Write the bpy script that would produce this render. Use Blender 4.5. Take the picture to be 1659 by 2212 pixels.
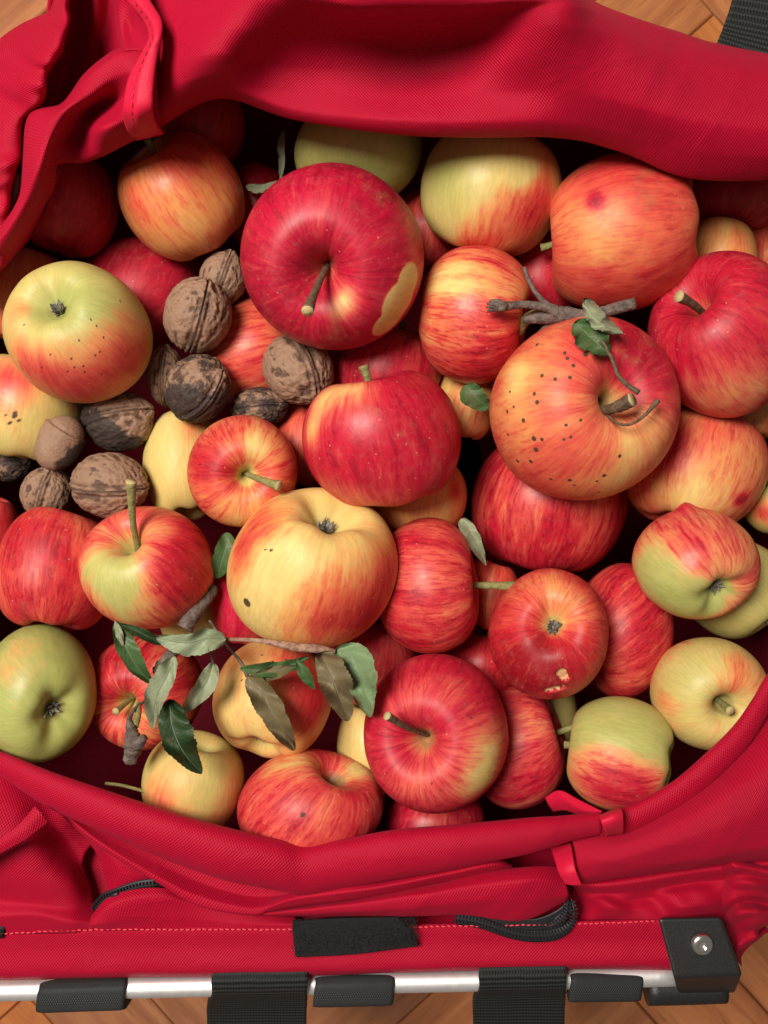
import bpy, math, random
import numpy as np
from mathutils import Vector, Matrix

for o in list(bpy.data.objects): bpy.data.objects.remove(o)
scene = bpy.context.scene
COL = scene.collection
R = math.radians

# ------------------------------------------------------------------ camera
CAM_H = 0.40                      # lens 40 cm above the rim of the bag
FPX = 1659 * CAM_H / 0.36         # focal length in units of the 1659 px wide measuring grid
cd = bpy.data.cameras.new('camera'); cam = bpy.data.objects.new('camera', cd); COL.objects.link(cam)
cam.location = (0, 0, CAM_H); cam.rotation_euler = (0, 0, 0)
cd.sensor_fit = 'HORIZONTAL'; cd.sensor_width = 36; cd.lens = 40.0
cd.clip_start = 0.01; cd.clip_end = 20
cd.dof.use_dof = True; cd.dof.focus_distance = CAM_H - 0.015; cd.dof.aperture_fstop = 16
scene.camera = cam
scene.render.resolution_x = 768; scene.render.resolution_y = 1024

# ------------------------------------------------------------------ light
w = bpy.data.worlds.new('World'); scene.world = w; w.use_nodes = True
bg = w.node_tree.nodes['Background']; bg.inputs[0].default_value = (1.0, 0.86, 0.72, 1); bg.inputs[1].default_value = 0.15
def lamp(name, loc, target, size, energy, colr):
    ld = bpy.data.lights.new(name, 'AREA'); ld.shape = 'DISK'; ld.size = size; ld.energy = energy; ld.color = colr
    lo = bpy.data.objects.new(name, ld); COL.objects.link(lo); lo.location = loc
    lo.rotation_euler = (Vector(target) - Vector(loc)).to_track_quat('-Z', 'Y').to_euler()
    return lo
lamp('ceiling_lamp', (-0.46, 0.30, 1.10), (0, 0, 0), 0.50, 24.5, (1.0, 0.925, 0.82))
scene.view_settings.view_transform = 'Standard'; scene.view_settings.look = 'None'
scene.view_settings.exposure = 0.0; scene.view_settings.gamma = 1.0

# ------------------------------------------------------------------ helpers
def P(px, py, zcm=0.0):
    """place of a point seen at grid position (px,py) lying zcm above the rim"""
    z = zcm / 100.0; s = (CAM_H - z) / FPX
    return Vector(((px - 829.5) * s, -(py - 1106) * s, z))
def Pn(a):
    a = np.asarray(a, float); z = a[..., 2] / 100; s = (CAM_H - z) / FPX
    return np.stack([(a[..., 0] - 829.5) * s, -(a[..., 1] - 1106) * s, z], -1)

def catmull(pts, n, arc=True):
    p = np.asarray(pts, float)
    if len(p) == 2:
        t = np.linspace(0, 1, n)[:, None]; return p[0] * (1 - t) + p[1] * t
    q = np.concatenate([(2 * p[0] - p[1])[None], p, (2 * p[-1] - p[-2])[None]])
    if arc:
        seg = np.linalg.norm(np.diff(p[:, :2] if p.shape[1] > 1 else p, axis=0), axis=1) + 1e-6
        L = np.concatenate([[0], np.cumsum(seg)]); L /= L[-1]
        t = np.interp(np.linspace(0, 1, n), L, np.arange(len(p)))
    else:
        t = np.linspace(0, len(p) - 1, n)
    i = np.clip(t.astype(int), 0, len(p) - 2); f = (t - i)
    f = f.reshape((-1,) + (1,) * (p.ndim - 1))
    p0, p1, p2, p3 = q[i], q[i + 1], q[i + 2], q[i + 3]
    return 0.5 * ((2 * p1) + (-p0 + p2) * f + (2 * p0 - 5 * p1 + 4 * p2 - p3) * f**2 + (-p0 + 3 * p1 - 3 * p2 + p3) * f**3)

class Waves:
    """smooth random field from a sum of sines"""
    def __init__(self, seed, n=14, f0=1, f1=3):
        r = np.random.RandomState(seed)
        d = r.normal(size=(n, 3)); d /= np.linalg.norm(d, axis=1)[:, None]
        self.k = d * r.uniform(f0, f1, size=(n, 1)); self.ph = r.uniform(0, 6.28, n); self.n = n
    def __call__(self, p):
        return np.sin(p @ self.k.T + self.ph).sum(-1) / math.sqrt(self.n)

def smooth(a, b, x):
    t = np.clip((x - a) / (b - a), 0, 1); return t * t * (3 - 2 * t)

def mesh_obj(name, verts, faces, mat=None, parent=None, origin=None, smooth_=True, uv=None, attrs=None):
    m = bpy.data.meshes.new(name)
    v = np.asarray(verts, float)
    org = np.array(origin if origin is not None else (0, 0, 0), float)
    m.from_pydata([tuple(x) for x in (v - org)], [], [tuple(int(i) for i in f) for f in faces])
    if smooth_: m.polygons.foreach_set('use_smooth', [True] * len(m.polygons))
    if uv is not None:
        l = m.uv_layers.new(name='UVMap'); li = np.empty(len(m.loops), int); m.loops.foreach_get('vertex_index', li)
        l.data.foreach_set('uv', np.asarray(uv, float)[li].ravel())
    for k, a in (attrs or {}).items():
        at = m.attributes.new(k, 'FLOAT_VECTOR', 'POINT'); at.data.foreach_set('vector', np.asarray(a, float).ravel())
    if mat is not None: m.materials.append(mat)
    m.update()
    o = bpy.data.objects.new(name, m); COL.objects.link(o)
    if parent is not None:
        o.parent = parent
        o.location = Vector(org) - world_loc(parent)
    else: o.location = org
    return o
WL = {}
def world_loc(o):
    l = Vector(o.location)
    while o.parent is not None:
        o = o.parent; l += Vector(o.location)
    return l
def empty(name, loc):
    o = bpy.data.objects.new(name, None); COL.objects.link(o); o.location = loc; o.empty_display_size = 0.01; return o
def tag(o, label=None, cat=None, group=None, kind=None):
    if label: o['label'] = label
    if cat: o['category'] = cat
    if group: o['group'] = group
    if kind: o['kind'] = kind
    return o
def grid_faces(nu, nv, closed_u=False):
    f = []
    for j in range(nv - 1):
        for i in range(nu if closed_u else nu - 1):
            a = j * nu + i; b = j * nu + (i + 1) % nu
            f.append((a, b, b + nu, a + nu))
    return f

# ------------------------------------------------------------------ node helpers
class NT:
    def __init__(self, name):
        self.m = bpy.data.materials.new(name); self.m.use_nodes = True
        self.t = self.m.node_tree; self.n = self.t.nodes; self.bsdf = self.n['Principled BSDF']
    def node(self, typ, **kw):
        n = self.n.new(typ)
        for k, v in kw.items(): setattr(n, k, v)
        return n
    def put(self, sock, v):
        if hasattr(v, 'is_output') or isinstance(v, bpy.types.NodeSocket): self.t.links.new(v, sock)
        elif isinstance(v, (tuple, list)) and len(v) == 3 and sock.type == 'RGBA': sock.default_value = (*v, 1)
        else: sock.default_value = v
    def math(self, op, a, b=0.0, clamp=False):
        n = self.node('ShaderNodeMath', operation=op, use_clamp=clamp); self.put(n.inputs[0], a); self.put(n.inputs[1], b); return n.outputs[0]
    def add(self, a, b): return self.math('ADD', a, b)
    def mul(self, a, b): return self.math('MULTIPLY', a, b)
    def mix(self, f, a, b, blend='MIX'):
        n = self.node('ShaderNodeMix', data_type='RGBA', blend_type=blend)
        self.put(n.inputs[0], f); self.put(n.inputs[6], a); self.put(n.inputs[7], b); return n.outputs[2]
    def step(self, x, a, b, lo=0.0, hi=1.0):
        n = self.node('ShaderNodeMapRange', interpolation_type='SMOOTHSTEP'); self.put(n.inputs[0], x)
        n.inputs[1].default_value = a; n.inputs[2].default_value = b; n.inputs[3].default_value = lo; n.inputs[4].default_value = hi
        return n.outputs[0]
    def attr(self, name):
        n = self.node('ShaderNodeAttribute', attribute_name=name); return n.outputs['Vector']
    def sep(self, v):
        n = self.node('ShaderNodeSeparateXYZ'); self.put(n.inputs[0], v); return n.outputs
    def comb(self, x, y, z):
        n = self.node('ShaderNodeCombineXYZ'); self.put(n.inputs[0], x); self.put(n.inputs[1], y); self.put(n.inputs[2], z); return n.outputs[0]
    def vmul(self, v, k):
        n = self.node('ShaderNodeVectorMath', operation='MULTIPLY'); self.put(n.inputs[0], v); n.inputs[1].default_value = k; return n.outputs[0]
    def vadd(self, v, k):
        n = self.node('ShaderNodeVectorMath', operation='ADD'); self.put(n.inputs[0], v); self.put(n.inputs[1], k); return n.outputs[0]
    def noise(self, v, scale, detail=3, rough=0.5, dist=0.0, out=0):
        n = self.node('ShaderNodeTexNoise'); self.put(n.inputs['Vector'], v)
        n.inputs['Scale'].default_value = scale; n.inputs['Detail'].default_value = detail
        n.inputs['Roughness'].default_value = rough; n.inputs['Distortion'].default_value = dist
        return n.outputs[out]
    def coord(self, k='Object'): return self.node('ShaderNodeTexCoord').outputs[k]
    def rnd(self): return self.node('ShaderNodeObjectInfo').outputs['Random']
    def bump(self, h, strength=0.3, dist=0.001):
        n = self.node('ShaderNodeBump'); n.inputs['Strength'].default_value = strength; n.inputs['Distance'].default_value = dist
        self.put(n.inputs['Height'], h); self.put(self.bsdf.inputs['Normal'], n.outputs[0]); return n
    def set(self, **kw):
        names = dict(col='Base Color', rough='Roughness', metal='Metallic', spec='Specular IOR Level', sheen='Sheen Weight',
                     sheent='Sheen Tint', sheenr='Sheen Roughness', coat='Coat Weight', coatr='Coat Roughness',
                     sss='Subsurface Weight', trans='Transmission Weight')
        for k, v in kw.items(): self.put(self.bsdf.inputs[names[k]], v)
        return self.m

# ------------------------------------------------------------------ materials
def mat_apple():
    t = NT('apple_skin')
    u = t.attr('uvw'); a = t.sep(t.attr('paint')); b = t.sep(t.attr('paint2')); ob = t.coord()
    rv = t.rnd(); off = t.comb(t.mul(rv, 37.0), t.mul(rv, 91.0), t.mul(rv, 17.0))
    wob = t.vmul(t.noise(ob, 34, 2, out=1), (0.09, 0.09, 0.12))
    us = t.vadd(t.vadd(u, wob), off)
    s1 = t.noise(t.vmul(us, (5.0, 5.0, 1.6)), 1.0, 4, 0.62)
    s2 = t.noise(t.vmul(us, (20.0, 20.0, 6.5)), 1.0, 4, 0.65)
    s3 = t.noise(t.vmul(us, (46.0, 46.0, 15.0)), 1.0, 2, 0.6)
    mo = t.noise(t.vadd(ob, off), 46, 4, 0.6)
    fine = t.noise(t.vadd(ob, off), 420, 3, 0.65)
    c5 = lambda x, k: t.mul(t.add(x, -0.5), k)
    val = t.add(t.mul(a[0], 1.22), t.add(c5(mo, 0.75), t.add(t.mul(c5(s1, 1.5), t.add(b[0], 0.15)), c5(fine, 0.16))))
    yel = t.mix(mo, (0.68, 0.45, 0.12), (0.76, 0.61, 0.25)); grn = t.mix(mo, (0.27, 0.30, 0.070), (0.47, 0.49, 0.16))
    base = t.mix(t.add(a[1], c5(s2, 0.5)), yel, grn)
    ora = t.mix(b[1], (0.68, 0.105, 0.050), (0.64, 0.070, 0.070))
    red = t.mix(b[1], (0.52, 0.020, 0.021), (0.50, 0.007, 0.040))
    deep = t.mix(b[1], (0.30, 0.006, 0.010), (0.29, 0.002, 0.019))
    lo_ = t.mix(b[1], (0.73, 0.29, 0.085), (0.72, 0.26, 0.12))
    c = t.mix(t.step(val, -0.05, 0.38, 0, 0.95), base, lo_)
    c = t.mix(t.step(val, 0.28, 0.72), c, ora)
    c = t.mix(t.step(val, 0.62, 1.02), c, red)
    c = t.mix(t.step(val, 1.00, 1.55), c, deep)
    dk_ = t.mix(t.step(val, 0.25, 0.75), ora, t.mix(t.step(val, 0.55, 1.1), red, deep))
    m1 = t.mul(t.mul(t.step(s2, 0.50, 0.66), t.step(val, 0.02, 0.45)), t.math('MULTIPLY', b[0], 1.8, True))
    c = t.mix(m1, c, dk_)
    m2 = t.mul(t.mul(t.step(s3, 0.52, 0.68), t.step(val, 0.1, 0.5)), t.math('MULTIPLY', b[0], 1.0, True))
    c = t.mix(m2, c, dk_)
    m3 = t.mul(t.mul(t.step(s2, 0.44, 0.30), t.step(val, 0.2, 0.6)), t.math('MULTIPLY', b[0], 1.0, True))
    c = t.mix(m3, c, t.mix(t.step(val, 0.5, 1.0), lo_, ora))
    c = t.mix(t.step(s3, 0.35, 0.65, 0.0, 0.22), c, t.mix(0.5, c, (0.02, 0.01, 0.005)))
    c = t.mix(t.mul(t.mul(t.step(t.noise(t.vadd(ob, off), 30, 5, 0.75), 0.58, 0.72), t.step(val, -0.9, -0.3)), 0.36), c, (0.26, 0.15, 0.055))
    # russet in cavities
    rus = t.step(t.add(b[2], c5(fine, 0.7)), 0.35, 0.9)
    c = t.mix(t.mul(rus, 0.75), c, t.mix(s2, (0.13, 0.115, 0.045), (0.34, 0.25, 0.10)))
    # lenticels
    vo = t.node('ShaderNodeTexVoronoi'); t.put(vo.inputs['Vector'], t.vadd(ob, off)); vo.inputs['Scale'].default_value = 230
    lsel = t.step(t.sep(vo.outputs['Color'])[0], 0.55, 0.6)
    ld = t.step(vo.outputs['Distance'], 0.10, 0.02)
    ld2 = t.step(vo.outputs['Distance'], 0.13, 0.05)
    c = t.mix(t.mul(t.mul(ld2, lsel), t.step(val, 0.2, 0.9, 0.0, 0.30)), c, (0.82, 0.55, 0.36))
    c = t.mix(t.mul(t.mul(ld, lsel), t.step(val, 0.5, 0.2, 0.0, 0.35)), c, (0.30, 0.22, 0.06))
    # pale waxy bloom, fine speckle
    c = t.mix(t.step(fine, 0.48, 0.80, 0.0, 0.06), c, (0.80, 0.46, 0.36))
    c = t.mix(t.step(t.noise(ob, 75, 5, 0.7), 0.50, 0.75, 0.0, 0.07), c, (0.72, 0.42, 0.34))
    # scabs
    c = t.mix(t.step(a[2], 0.20, 0.75), c, t.mix(fine, (0.035, 0.018, 0.010), (0.12, 0.06, 0.03)))
    t.set(col=c, rough=t.add(t.mul(fine, 0.22), t.add(t.add(0.26, t.mul(rv, 0.14)), t.mul(a[2], 0.3))), spec=0.33, sss=0.03)
    t.bsdf.inputs['Subsurface Radius'].default_value = (0.004, 0.0015, 0.0008)
    t.bsdf.inputs['Subsurface Scale'].default_value = 1.0
    t.bump(t.add(t.mul(t.noise(ob, 150, 3), 0.7), t.mul(fine, 0.25)), 0.22, 0.0009)
    return t.m

def mat_fabric(name='red_nylon', base=(0.485, 0.0010, 0.031), lo=(0.25, 0.0003, 0.012)):
    t = NT(name); uv = t.coord('UV'); s = t.sep(uv)
    per = 0.00135; k = 2 * math.pi / per
    nz = t.noise(uv, 55, 3); wob = t.mul(nz, 0.0006)
    x = t.mul(t.add(s[0], wob), k); y = t.mul(t.add(s[1], wob), k)
    w1 = t.math('SINE', t.add(x, y)); w2 = t.math('SINE', t.math('SUBTRACT', x, t.mul(y, 0.62)))
    h = t.add(t.mul(w1, 0.6), t.mul(w2, 0.4))
    hh = t.step(h, -0.9, 0.9)
    c = t.mix(hh, lo, base); c = t.mix(t.mul(t.noise(uv, 260, 4, 0.7), 0.20), c, (0.52, 0.005, 0.04))
    t.set(col=c, rough=0.60, spec=0.18, sheen=0.10, sheenr=0.45, sheent=(1.0, 0.15, 0.28))
    big = t.noise(t.coord(), 60, 3, 0.5); rd = t.noise(t.vmul(t.coord(), (1.0, 1.6, 1.0)), 26, 3, 0.5, 0.8); rdg = t.math('POWER', t.math('SUBTRACT', 1.0, t.mul(t.math('ABSOLUTE', t.add(rd, -0.5)), 5.0), True), 2.0)
    big = t.add(t.mul(big, 0.6), t.mul(rdg, 0.28))
    t.bump(t.add(t.mul(hh, 0.34), t.add(t.mul(big, 1.1), t.mul(t.noise(uv, 700, 2), 0.12))), 0.55, 0.0012)
    return t.m

def mat_ribbon():
    t = NT('red_satin_tape'); uv = t.coord('UV')
    t.set(col=t.mix(t.noise(uv, 900, 3), (0.50, 0.003, 0.032), (0.62, 0.010, 0.050)), rough=0.55, spec=0.25, sheen=0.05, sheent=(1, .3, .3))
    t.bump(t.noise(t.vmul(uv, (1, 8, 1)), 400, 2), 0.4, 0.0004); return t.m

def mat_webbing():
    t = NT('black_webbing'); uv = t.coord('UV'); s = t.sep(uv)
    wob = t.mul(t.noise(uv, 60, 2), 0.0016)
    a = t.math('SINE', t.mul(t.add(s[1], wob), 2 * math.pi / 0.0030))
    b = t.math('SINE', t.add(t.mul(s[0], 2 * math.pi / 0.0014), t.mul(a, 1.2)))
    h = t.add(t.mul(a, 0.7), t.mul(b, 0.3)); hh = t.step(h, -1, 1)
    f = t.noise(uv, 1500, 3)
    c = t.mix(hh, (0.004, 0.005, 0.005), (0.024, 0.028, 0.027)); c = t.mix(t.step(f, 0.6, 0.9, 0, 0.5), c, (0.08, 0.08, 0.08))
    t.set(col=c, rough=0.72, spec=0.35); t.bump(t.add(hh, t.mul(f, 0.3)), 0.8, 0.0007); return t.m

def mat_mesh_black():
    t = NT('black_ribbed_sleeve'); uv = t.coord('UV'); s = t.sep(uv)
    a = t.math('SINE', t.mul(s[0], 2 * math.pi / 0.0011)); b = t.math('SINE', t.mul(s[1], 2 * math.pi / 0.0011))
    hh = t.step(t.mul(a, b), -0.6, 0.6)
    t.set(col=t.mix(hh, (0.006, 0.007, 0.008), (0.026, 0.030, 0.032)), rough=0.55); t.bump(hh, 0.6, 0.0005); return t.m

def mat_simple(name, col, rough=0.5, metal=0.0, col2=None, scale=400, bump=0.0, **kw):
    t = NT(name); ob = t.coord(); n = t.noise(ob, scale, 4, 0.6)
    t.set(col=t.mix(n, col, col2 or tuple(c * 1.35 for c in col)), rough=t.add(rough - 0.08, t.mul(n, 0.16)), metal=metal, **kw)
    if bump: t.bump(n, bump, 0.0006)
    return t.m

def mat_walnut(name='walnut_shell'):
    t = NT(name); a = t.sep(t.attr('paint')); ob = t.coord()
    n = t.noise(ob, 190, 5, 0.65); f = t.noise(ob, 700, 3, 0.7)
    c = t.mix(n, (0.19, 0.105, 0.068), (0.37, 0.225, 0.150))
    c = t.mix(t.step(a[0], 0.42, 0.05, 0, 0.8), c, (0.060, 0.030, 0.020))     # dirt in the grooves
    c = t.mix(t.step(f, 0.62, 0.8, 0, 0.6), c, (0.07, 0.038, 0.026))
    sm = t.add(a[1], t.mul(t.add(t.noise(ob, 120, 4, 0.7), -0.5), 1.3))
    c = t.mix(t.step(sm, 0.40, 0.62, 0, 0.93), c, t.mix(n, (0.013, 0.010, 0.010), (0.05, 0.036, 0.034)))
    t.set(col=c, rough=0.62, spec=0.3); t.bump(t.add(t.mul(n, 0.8), t.mul(f, 0.35)), 0.9, 0.0012); return t.m

def mat_leaf(name, top, under, dark=0.0):
    t = NT(name); s = t.sep(t.coord('UV')); ob = t.coord()
    v = t.math('ABSOLUTE', s[1]); ph = t.math('SUBTRACT', t.mul(s[0], 8.5), t.mul(v, 2.2))
    fr = t.math('ABSOLUTE', t.math('SUBTRACT', t.math('FRACT', ph), 0.5))
    side = t.step(fr, 0.06, 0.0); mid = t.step(v, 0.05, 0.015)
    vein = t.math('MAXIMUM', t.mul(side, 0.3), mid)
    n = t.noise(ob, 110, 4, 0.65); f = t.noise(ob, 900, 3)
    g = t.node('ShaderNodeNewGeometry').outputs['Backfacing']
    ct = t.mix(n, tuple(c * 0.72 for c in top), tuple(c * 1.30 for c in top)); cu = t.mix(n, tuple(c * 0.8 for c in under), tuple(c * 1.22 for c in under))
    c = t.mix(g, ct, cu)
    c = t.mix(t.mul(vein, 0.55), c, tuple(min(1, 0.35 * a_ + 0.65 * b_ + 0.03) for a_, b_ in zip(top, under)))
    c = t.mix(t.step(t.noise(ob, 60, 4, 0.7), 0.54, 0.70, 0, 0.6), c, (0.13, 0.085, 0.05))
    t.set(col=c, rough=0.5, spec=0.35)
    t.bump(t.add(t.mul(vein, -0.6), t.add(t.mul(n, 0.8), t.mul(f, 0.3))), 0.7, 0.0008); return t.m

def mat_bark(name, c1, c2):
    t = NT(name); ob = t.coord(); n = t.noise(ob, 320, 5, 0.7); f = t.noise(ob, 1200, 2)
    t.set(col=t.mix(t.step(n, 0.3, 0.7), c1, c2), rough=0.72); t.bump(t.add(n, t.mul(f, 0.4)), 0.9, 0.0012); return t.m

def mat_parquet():
    t = NT('oak_parquet'); ob = t.coord(); r = t.rnd()
    off = t.comb(t.mul(r, 13.0), t.mul(r, 57.0), t.mul(r, 7.0)); v = t.vadd(ob, off)
    g1 = t.noise(t.vmul(v, (7.0, 70.0, 70.0)), 1.0, 5, 0.62, 0.6); g2 = t.noise(t.vmul(v, (26.0, 520.0, 520.0)), 1.0, 3, 0.6)
    pores = t.step(t.noise(t.vmul(v, (55.0, 1100.0, 1100.0)), 1.0, 2), 0.60, 0.72)
    c = t.mix(t.step(g1, 0.25, 0.75), (0.29, 0.078, 0.017), (0.57, 0.205, 0.058))
    c = t.mix(t.mul(g2, 0.5), c, (0.42, 0.155, 0.055)); c = t.mix(t.mul(pores, 0.6), c, (0.14, 0.045, 0.015))
    hs = t.node('ShaderNodeHueSaturation'); t.put(hs.inputs['Color'], c); t.put(hs.inputs['Value'], t.add(0.82, t.mul(r, 0.42)))
    t.put(hs.inputs['Saturation'], t.add(0.88, t.mul(r, 0.12)))
    t.set(col=hs.outputs[0], rough=t.add(0.30, t.mul(g2, 0.15)), spec=0.4); t.bump(t.add(t.mul(g2, 0.6), t.mul(pores, -0.8)), 0.25, 0.0005); return t.m

M = dict(apple=mat_apple(), fabric=mat_fabric(), ribbon=mat_ribbon(), web=mat_webbing(), sleeve=mat_mesh_black(),
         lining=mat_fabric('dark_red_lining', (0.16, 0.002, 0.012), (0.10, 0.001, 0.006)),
         walnut=mat_walnut(), oak=mat_parquet(),
         stem_g=mat_bark('green_stem', (0.17, 0.17, 0.05), (0.30, 0.27, 0.10)), stem_b=mat_bark('brown_stem', (0.06, 0.035, 0.02), (0.17, 0.11, 0.06)),
         cut=mat_simple('stem_end', (0.38, 0.30, 0.14), 0.8, bump=0.8), calyx=mat_bark('calyx_grey', (0.07, 0.060, 0.050), (0.30, 0.28, 0.23)),
         bark=mat_bark('twig_bark', (0.055, 0.038, 0.033), (0.19, 0.140, 0.118)), twig=mat_bark('reddish_twig', (0.20, 0.085, 0.06), (0.42, 0.27, 0.19)),
         alu=mat_simple('brushed_aluminium', (0.78, 0.78, 0.80), 0.50, 0.8, (0.85, 0.85, 0.87), 300), steel=mat_simple('rivet_steel', (0.75, 0.75, 0.76), 0.22, 1.0),
         plastic=mat_simple('black_plastic', (0.010, 0.010, 0.011), 0.48, 0, (0.017, 0.017, 0.018), 900, 0.25),
         velcro=mat_simple('velcro_pile', (0.003, 0.003, 0.003), 0.95, 0, (0.035, 0.035, 0.038), 1500, 1.0, spec=0.1),
         zipb=mat_simple('zip_black', (0.008, 0.008, 0.011), 0.55), teeth=mat_simple('zip_teeth', (0.016, 0.016, 0.020), 0.25),
         thread=mat_simple('red_thread', (0.62, 0.03, 0.06), 0.7), threadd=mat_simple('dark_red_thread', (0.30, 0.0, 0.015), 0.7),
         flesh=mat_simple('bitten_flesh', (0.62, 0.30, 0.13), 0.6, 0, (0.74, 0.45, 0.22), 500, 0.6),
         leaf_g=mat_leaf('leaf_green', (0.050, 0.105, 0.032), (0.30, 0.335, 0.22)), leaf_d=mat_leaf('leaf_dark', (0.018, 0.042, 0.012), (0.27, 0.31, 0.21)),
         leaf_u=mat_leaf('leaf_grey', (0.235, 0.265, 0.165), (0.21, 0.25, 0.15)), leaf_b=mat_leaf('leaf_brown', (0.135, 0.105, 0.052), (0.20, 0.165, 0.10)),
         leaf_m=mat_leaf('leaf_mid', (0.155, 0.235, 0.115), (0.21, 0.26, 0.15)))

# ------------------------------------------------------------------ floor of herringbone parquet
FZ = -0.245
floor = mesh_obj('floor', [(-1.6, -1.6, FZ - .02), (1.6, -1.6, FZ - .02), (1.6, 1.6, FZ - .02), (-1.6, 1.6, FZ - .02)], [(0, 1, 2, 3)],
                 mat_simple('floor_joint', (0.02, 0.01, 0.006), 0.9), smooth_=False)
tag(floor, kind='structure')
def plank_mesh(Lx, W):
    g = 0.0005; b = 0.0012; t = 0.018
    x0, x1, y0, y1 = g, Lx - g, g, W - g
    v = []
    for (i, z) in ((0, -t), (0, -b), (b, 0)):
        v += [(x0 + i, y0 + i, z), (x1 - i, y0 + i, z), (x1 - i, y1 - i, z), (x0 + i, y1 - i, z)]
    f = [(8, 9, 10, 11)]
    for k in (0, 4):
        for i in range(4): f.append((k + i, k + (i + 1) % 4, k + 4 + (i + 1) % 4, k + 4 + i))
    m = bpy.data.meshes.new('plank'); m.from_pydata(v, [], f); m.materials.append(M['oak']); return m
PW, PN = 0.068, 5
pm = plank_mesh(PW * PN, PW); ang = R(42); ca, sa = math.cos(ang), math.sin(ang)
for i in range(-22, 22):
    for j in range(-22, 22):
        tt = (i - j) % (2 * PN)
        if tt == 0: x, y, rot = i * PW, j * PW, 0
        elif tt == 2 * PN - 1: x, y, rot = (i + 1) * PW, j * PW, 90
        else: continue
        x += 0.03; y += 0.045
        wx, wy = x * ca - y * sa, x * sa + y * ca
        if abs(wx) > 1.05 or abs(wy) > 1.20: continue
        o = bpy.data.objects.new('plank', pm); COL.objects.link(o); o.parent = floor
        o.location = (wx, wy, FZ); o.rotation_euler = (0, 0, ang + R(rot))

# ------------------------------------------------------------------ the bag
bag = empty('shopping_bag', (0, 0, FZ + 0.005))
tag(bag, 'red fabric shopping bag on aluminium frame, opened to show its load of apples', 'bag')
def solid(o, th, off=-1):
    md = o.modifiers.new('thickness', 'SOLIDIFY'); md.thickness = th; md.offset = off; return o
def loft(name, curves, nu=90, nv=50, mat='fabric', parent=None, th=0.0007, crease=0.0, seed=1, fn=None, origin=None, uvk=1.0, sharp=0.0):
    C = np.stack([catmull(c, nu) for c in curves])            # (k, nu, 3)
    G = catmull(C, nv, arc=False) if len(C) > 2 else np.stack([C[0] * (1 - t) + C[1] * t for t in np.linspace(0, 1, nv)])
    if sharp and len(C) > 2:
        tt = np.linspace(0, len(C) - 1, nv); ii = np.clip(tt.astype(int), 0, len(C) - 2); ff = (tt - ii)[:, None, None]
        G = G * (1 - sharp) + (C[ii] * (1 - ff) + C[ii + 1] * ff) * sharp
    if fn is not None:
        U, V = np.meshgrid(np.linspace(0, 1, nu), np.linspace(0, 1, nv)); G = fn(G, U, V)
    W = Pn(G)
    if crease:
        wv = Waves(seed, 24, 60, 260); d = wv(W.reshape(-1, 3)).reshape(W.shape[:2]); W = W.copy(); W[..., 2] += crease * d
        if crease >= 0.0002:
            r_ = np.random.RandomState(seed + 50); wa = Waves(seed + 9, 8, 12, 40)(W.reshape(-1, 3)).reshape(W.shape[:2]); rg = 0
            for q in range(4):
                an = r_.uniform(0, 3.14); kk = r_.uniform(38, 95); rg = rg + (1 - np.abs(np.sin(kk * (W[..., 0] * math.cos(an) + W[..., 1] * math.sin(an)) + 1.6 * wa + r_.uniform(0, 6)))) ** 3 * np.clip(0.4 + np.roll(wa, 7 * q, 1), 0, 1)
            W[..., 2] += 0.00042 * rg
    du = np.concatenate([np.zeros((nv, 1)), np.cumsum(np.linalg.norm(np.diff(W, axis=1), axis=2), 1)], 1).mean(0)
    dv = np.concatenate([[0], np.cumsum(np.linalg.norm(np.diff(W, axis=0), axis=2).mean(1))])
    uv = np.stack(np.meshgrid(du, dv), -1) * uvk
    o = mesh_obj(name, W.reshape(-1, 3), grid_faces(nu, nv), M[mat], parent or bag, uv=uv.reshape(-1, 2), origin=origin)
    if th: solid(o, th, 0)
    return o
def tube(name, pts, rad, mat, parent=None, segs=12, n=None, origin=None, world=False, caps=True, oval=1.0, rough=0.0, seed=0, capmat=None):
    pw = np.array([tuple(p) for p in pts]) if world else Pn(pts)
    n = n or max(8, len(pts) * 5)
    C = catmull(pw, n) if len(pw) > 2 else np.linspace(pw[0], pw[1], n)
    rr = np.atleast_1d(np.asarray(rad, float)); rr = np.interp(np.linspace(0, 1, n), np.linspace(0, 1, len(rr)), rr)
    T = np.gradient(C, axis=0); T /= np.linalg.norm(T, axis=1)[:, None] + 1e-12
    up = np.array([0, 0, 1.0]) if abs(T[0][2]) < 0.9 else np.array([1.0, 0, 0])
    V = []; F = []; rs = np.random.RandomState(seed); L = np.concatenate([[0], np.cumsum(np.linalg.norm(np.diff(C, axis=0), axis=1))]); uv = []
    a = np.cross(up, T[0]); a /= np.linalg.norm(a)
    for i in range(n):
        a = a - T[i] * a.dot(T[i]); a /= np.linalg.norm(a) + 1e-12; b = np.cross(T[i], a)
        for k in range(segs):
            th = 2 * math.pi * k / segs; r = rr[i] * (1 + rough * rs.uniform(-1, 1))
            V.append(C[i] + (a * math.cos(th) + b * math.sin(th) * oval) * r); uv.append((L[i], th * rr[i]))
    F = grid_faces(segs, n, True); V = list(V)
    if caps:
        for e, base, flip in ((0, 0, True), (1, (n - 1) * segs, False)):
            V.append(C[0] if e == 0 else C[-1]); c = len(V) - 1; uv.append((0, 0))
            for k in range(segs):
                q = (base + k, base + (k + 1) % segs, c); F.append(q[::-1] if flip else q)
    o = mesh_obj(name, V, F, M[mat], parent, uv=uv, origin=origin)
    if capmat:
        o.data.materials.append(M[capmat])
        for p in o.data.polygons[-segs:]: p.material_index = 1
    return o

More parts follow.
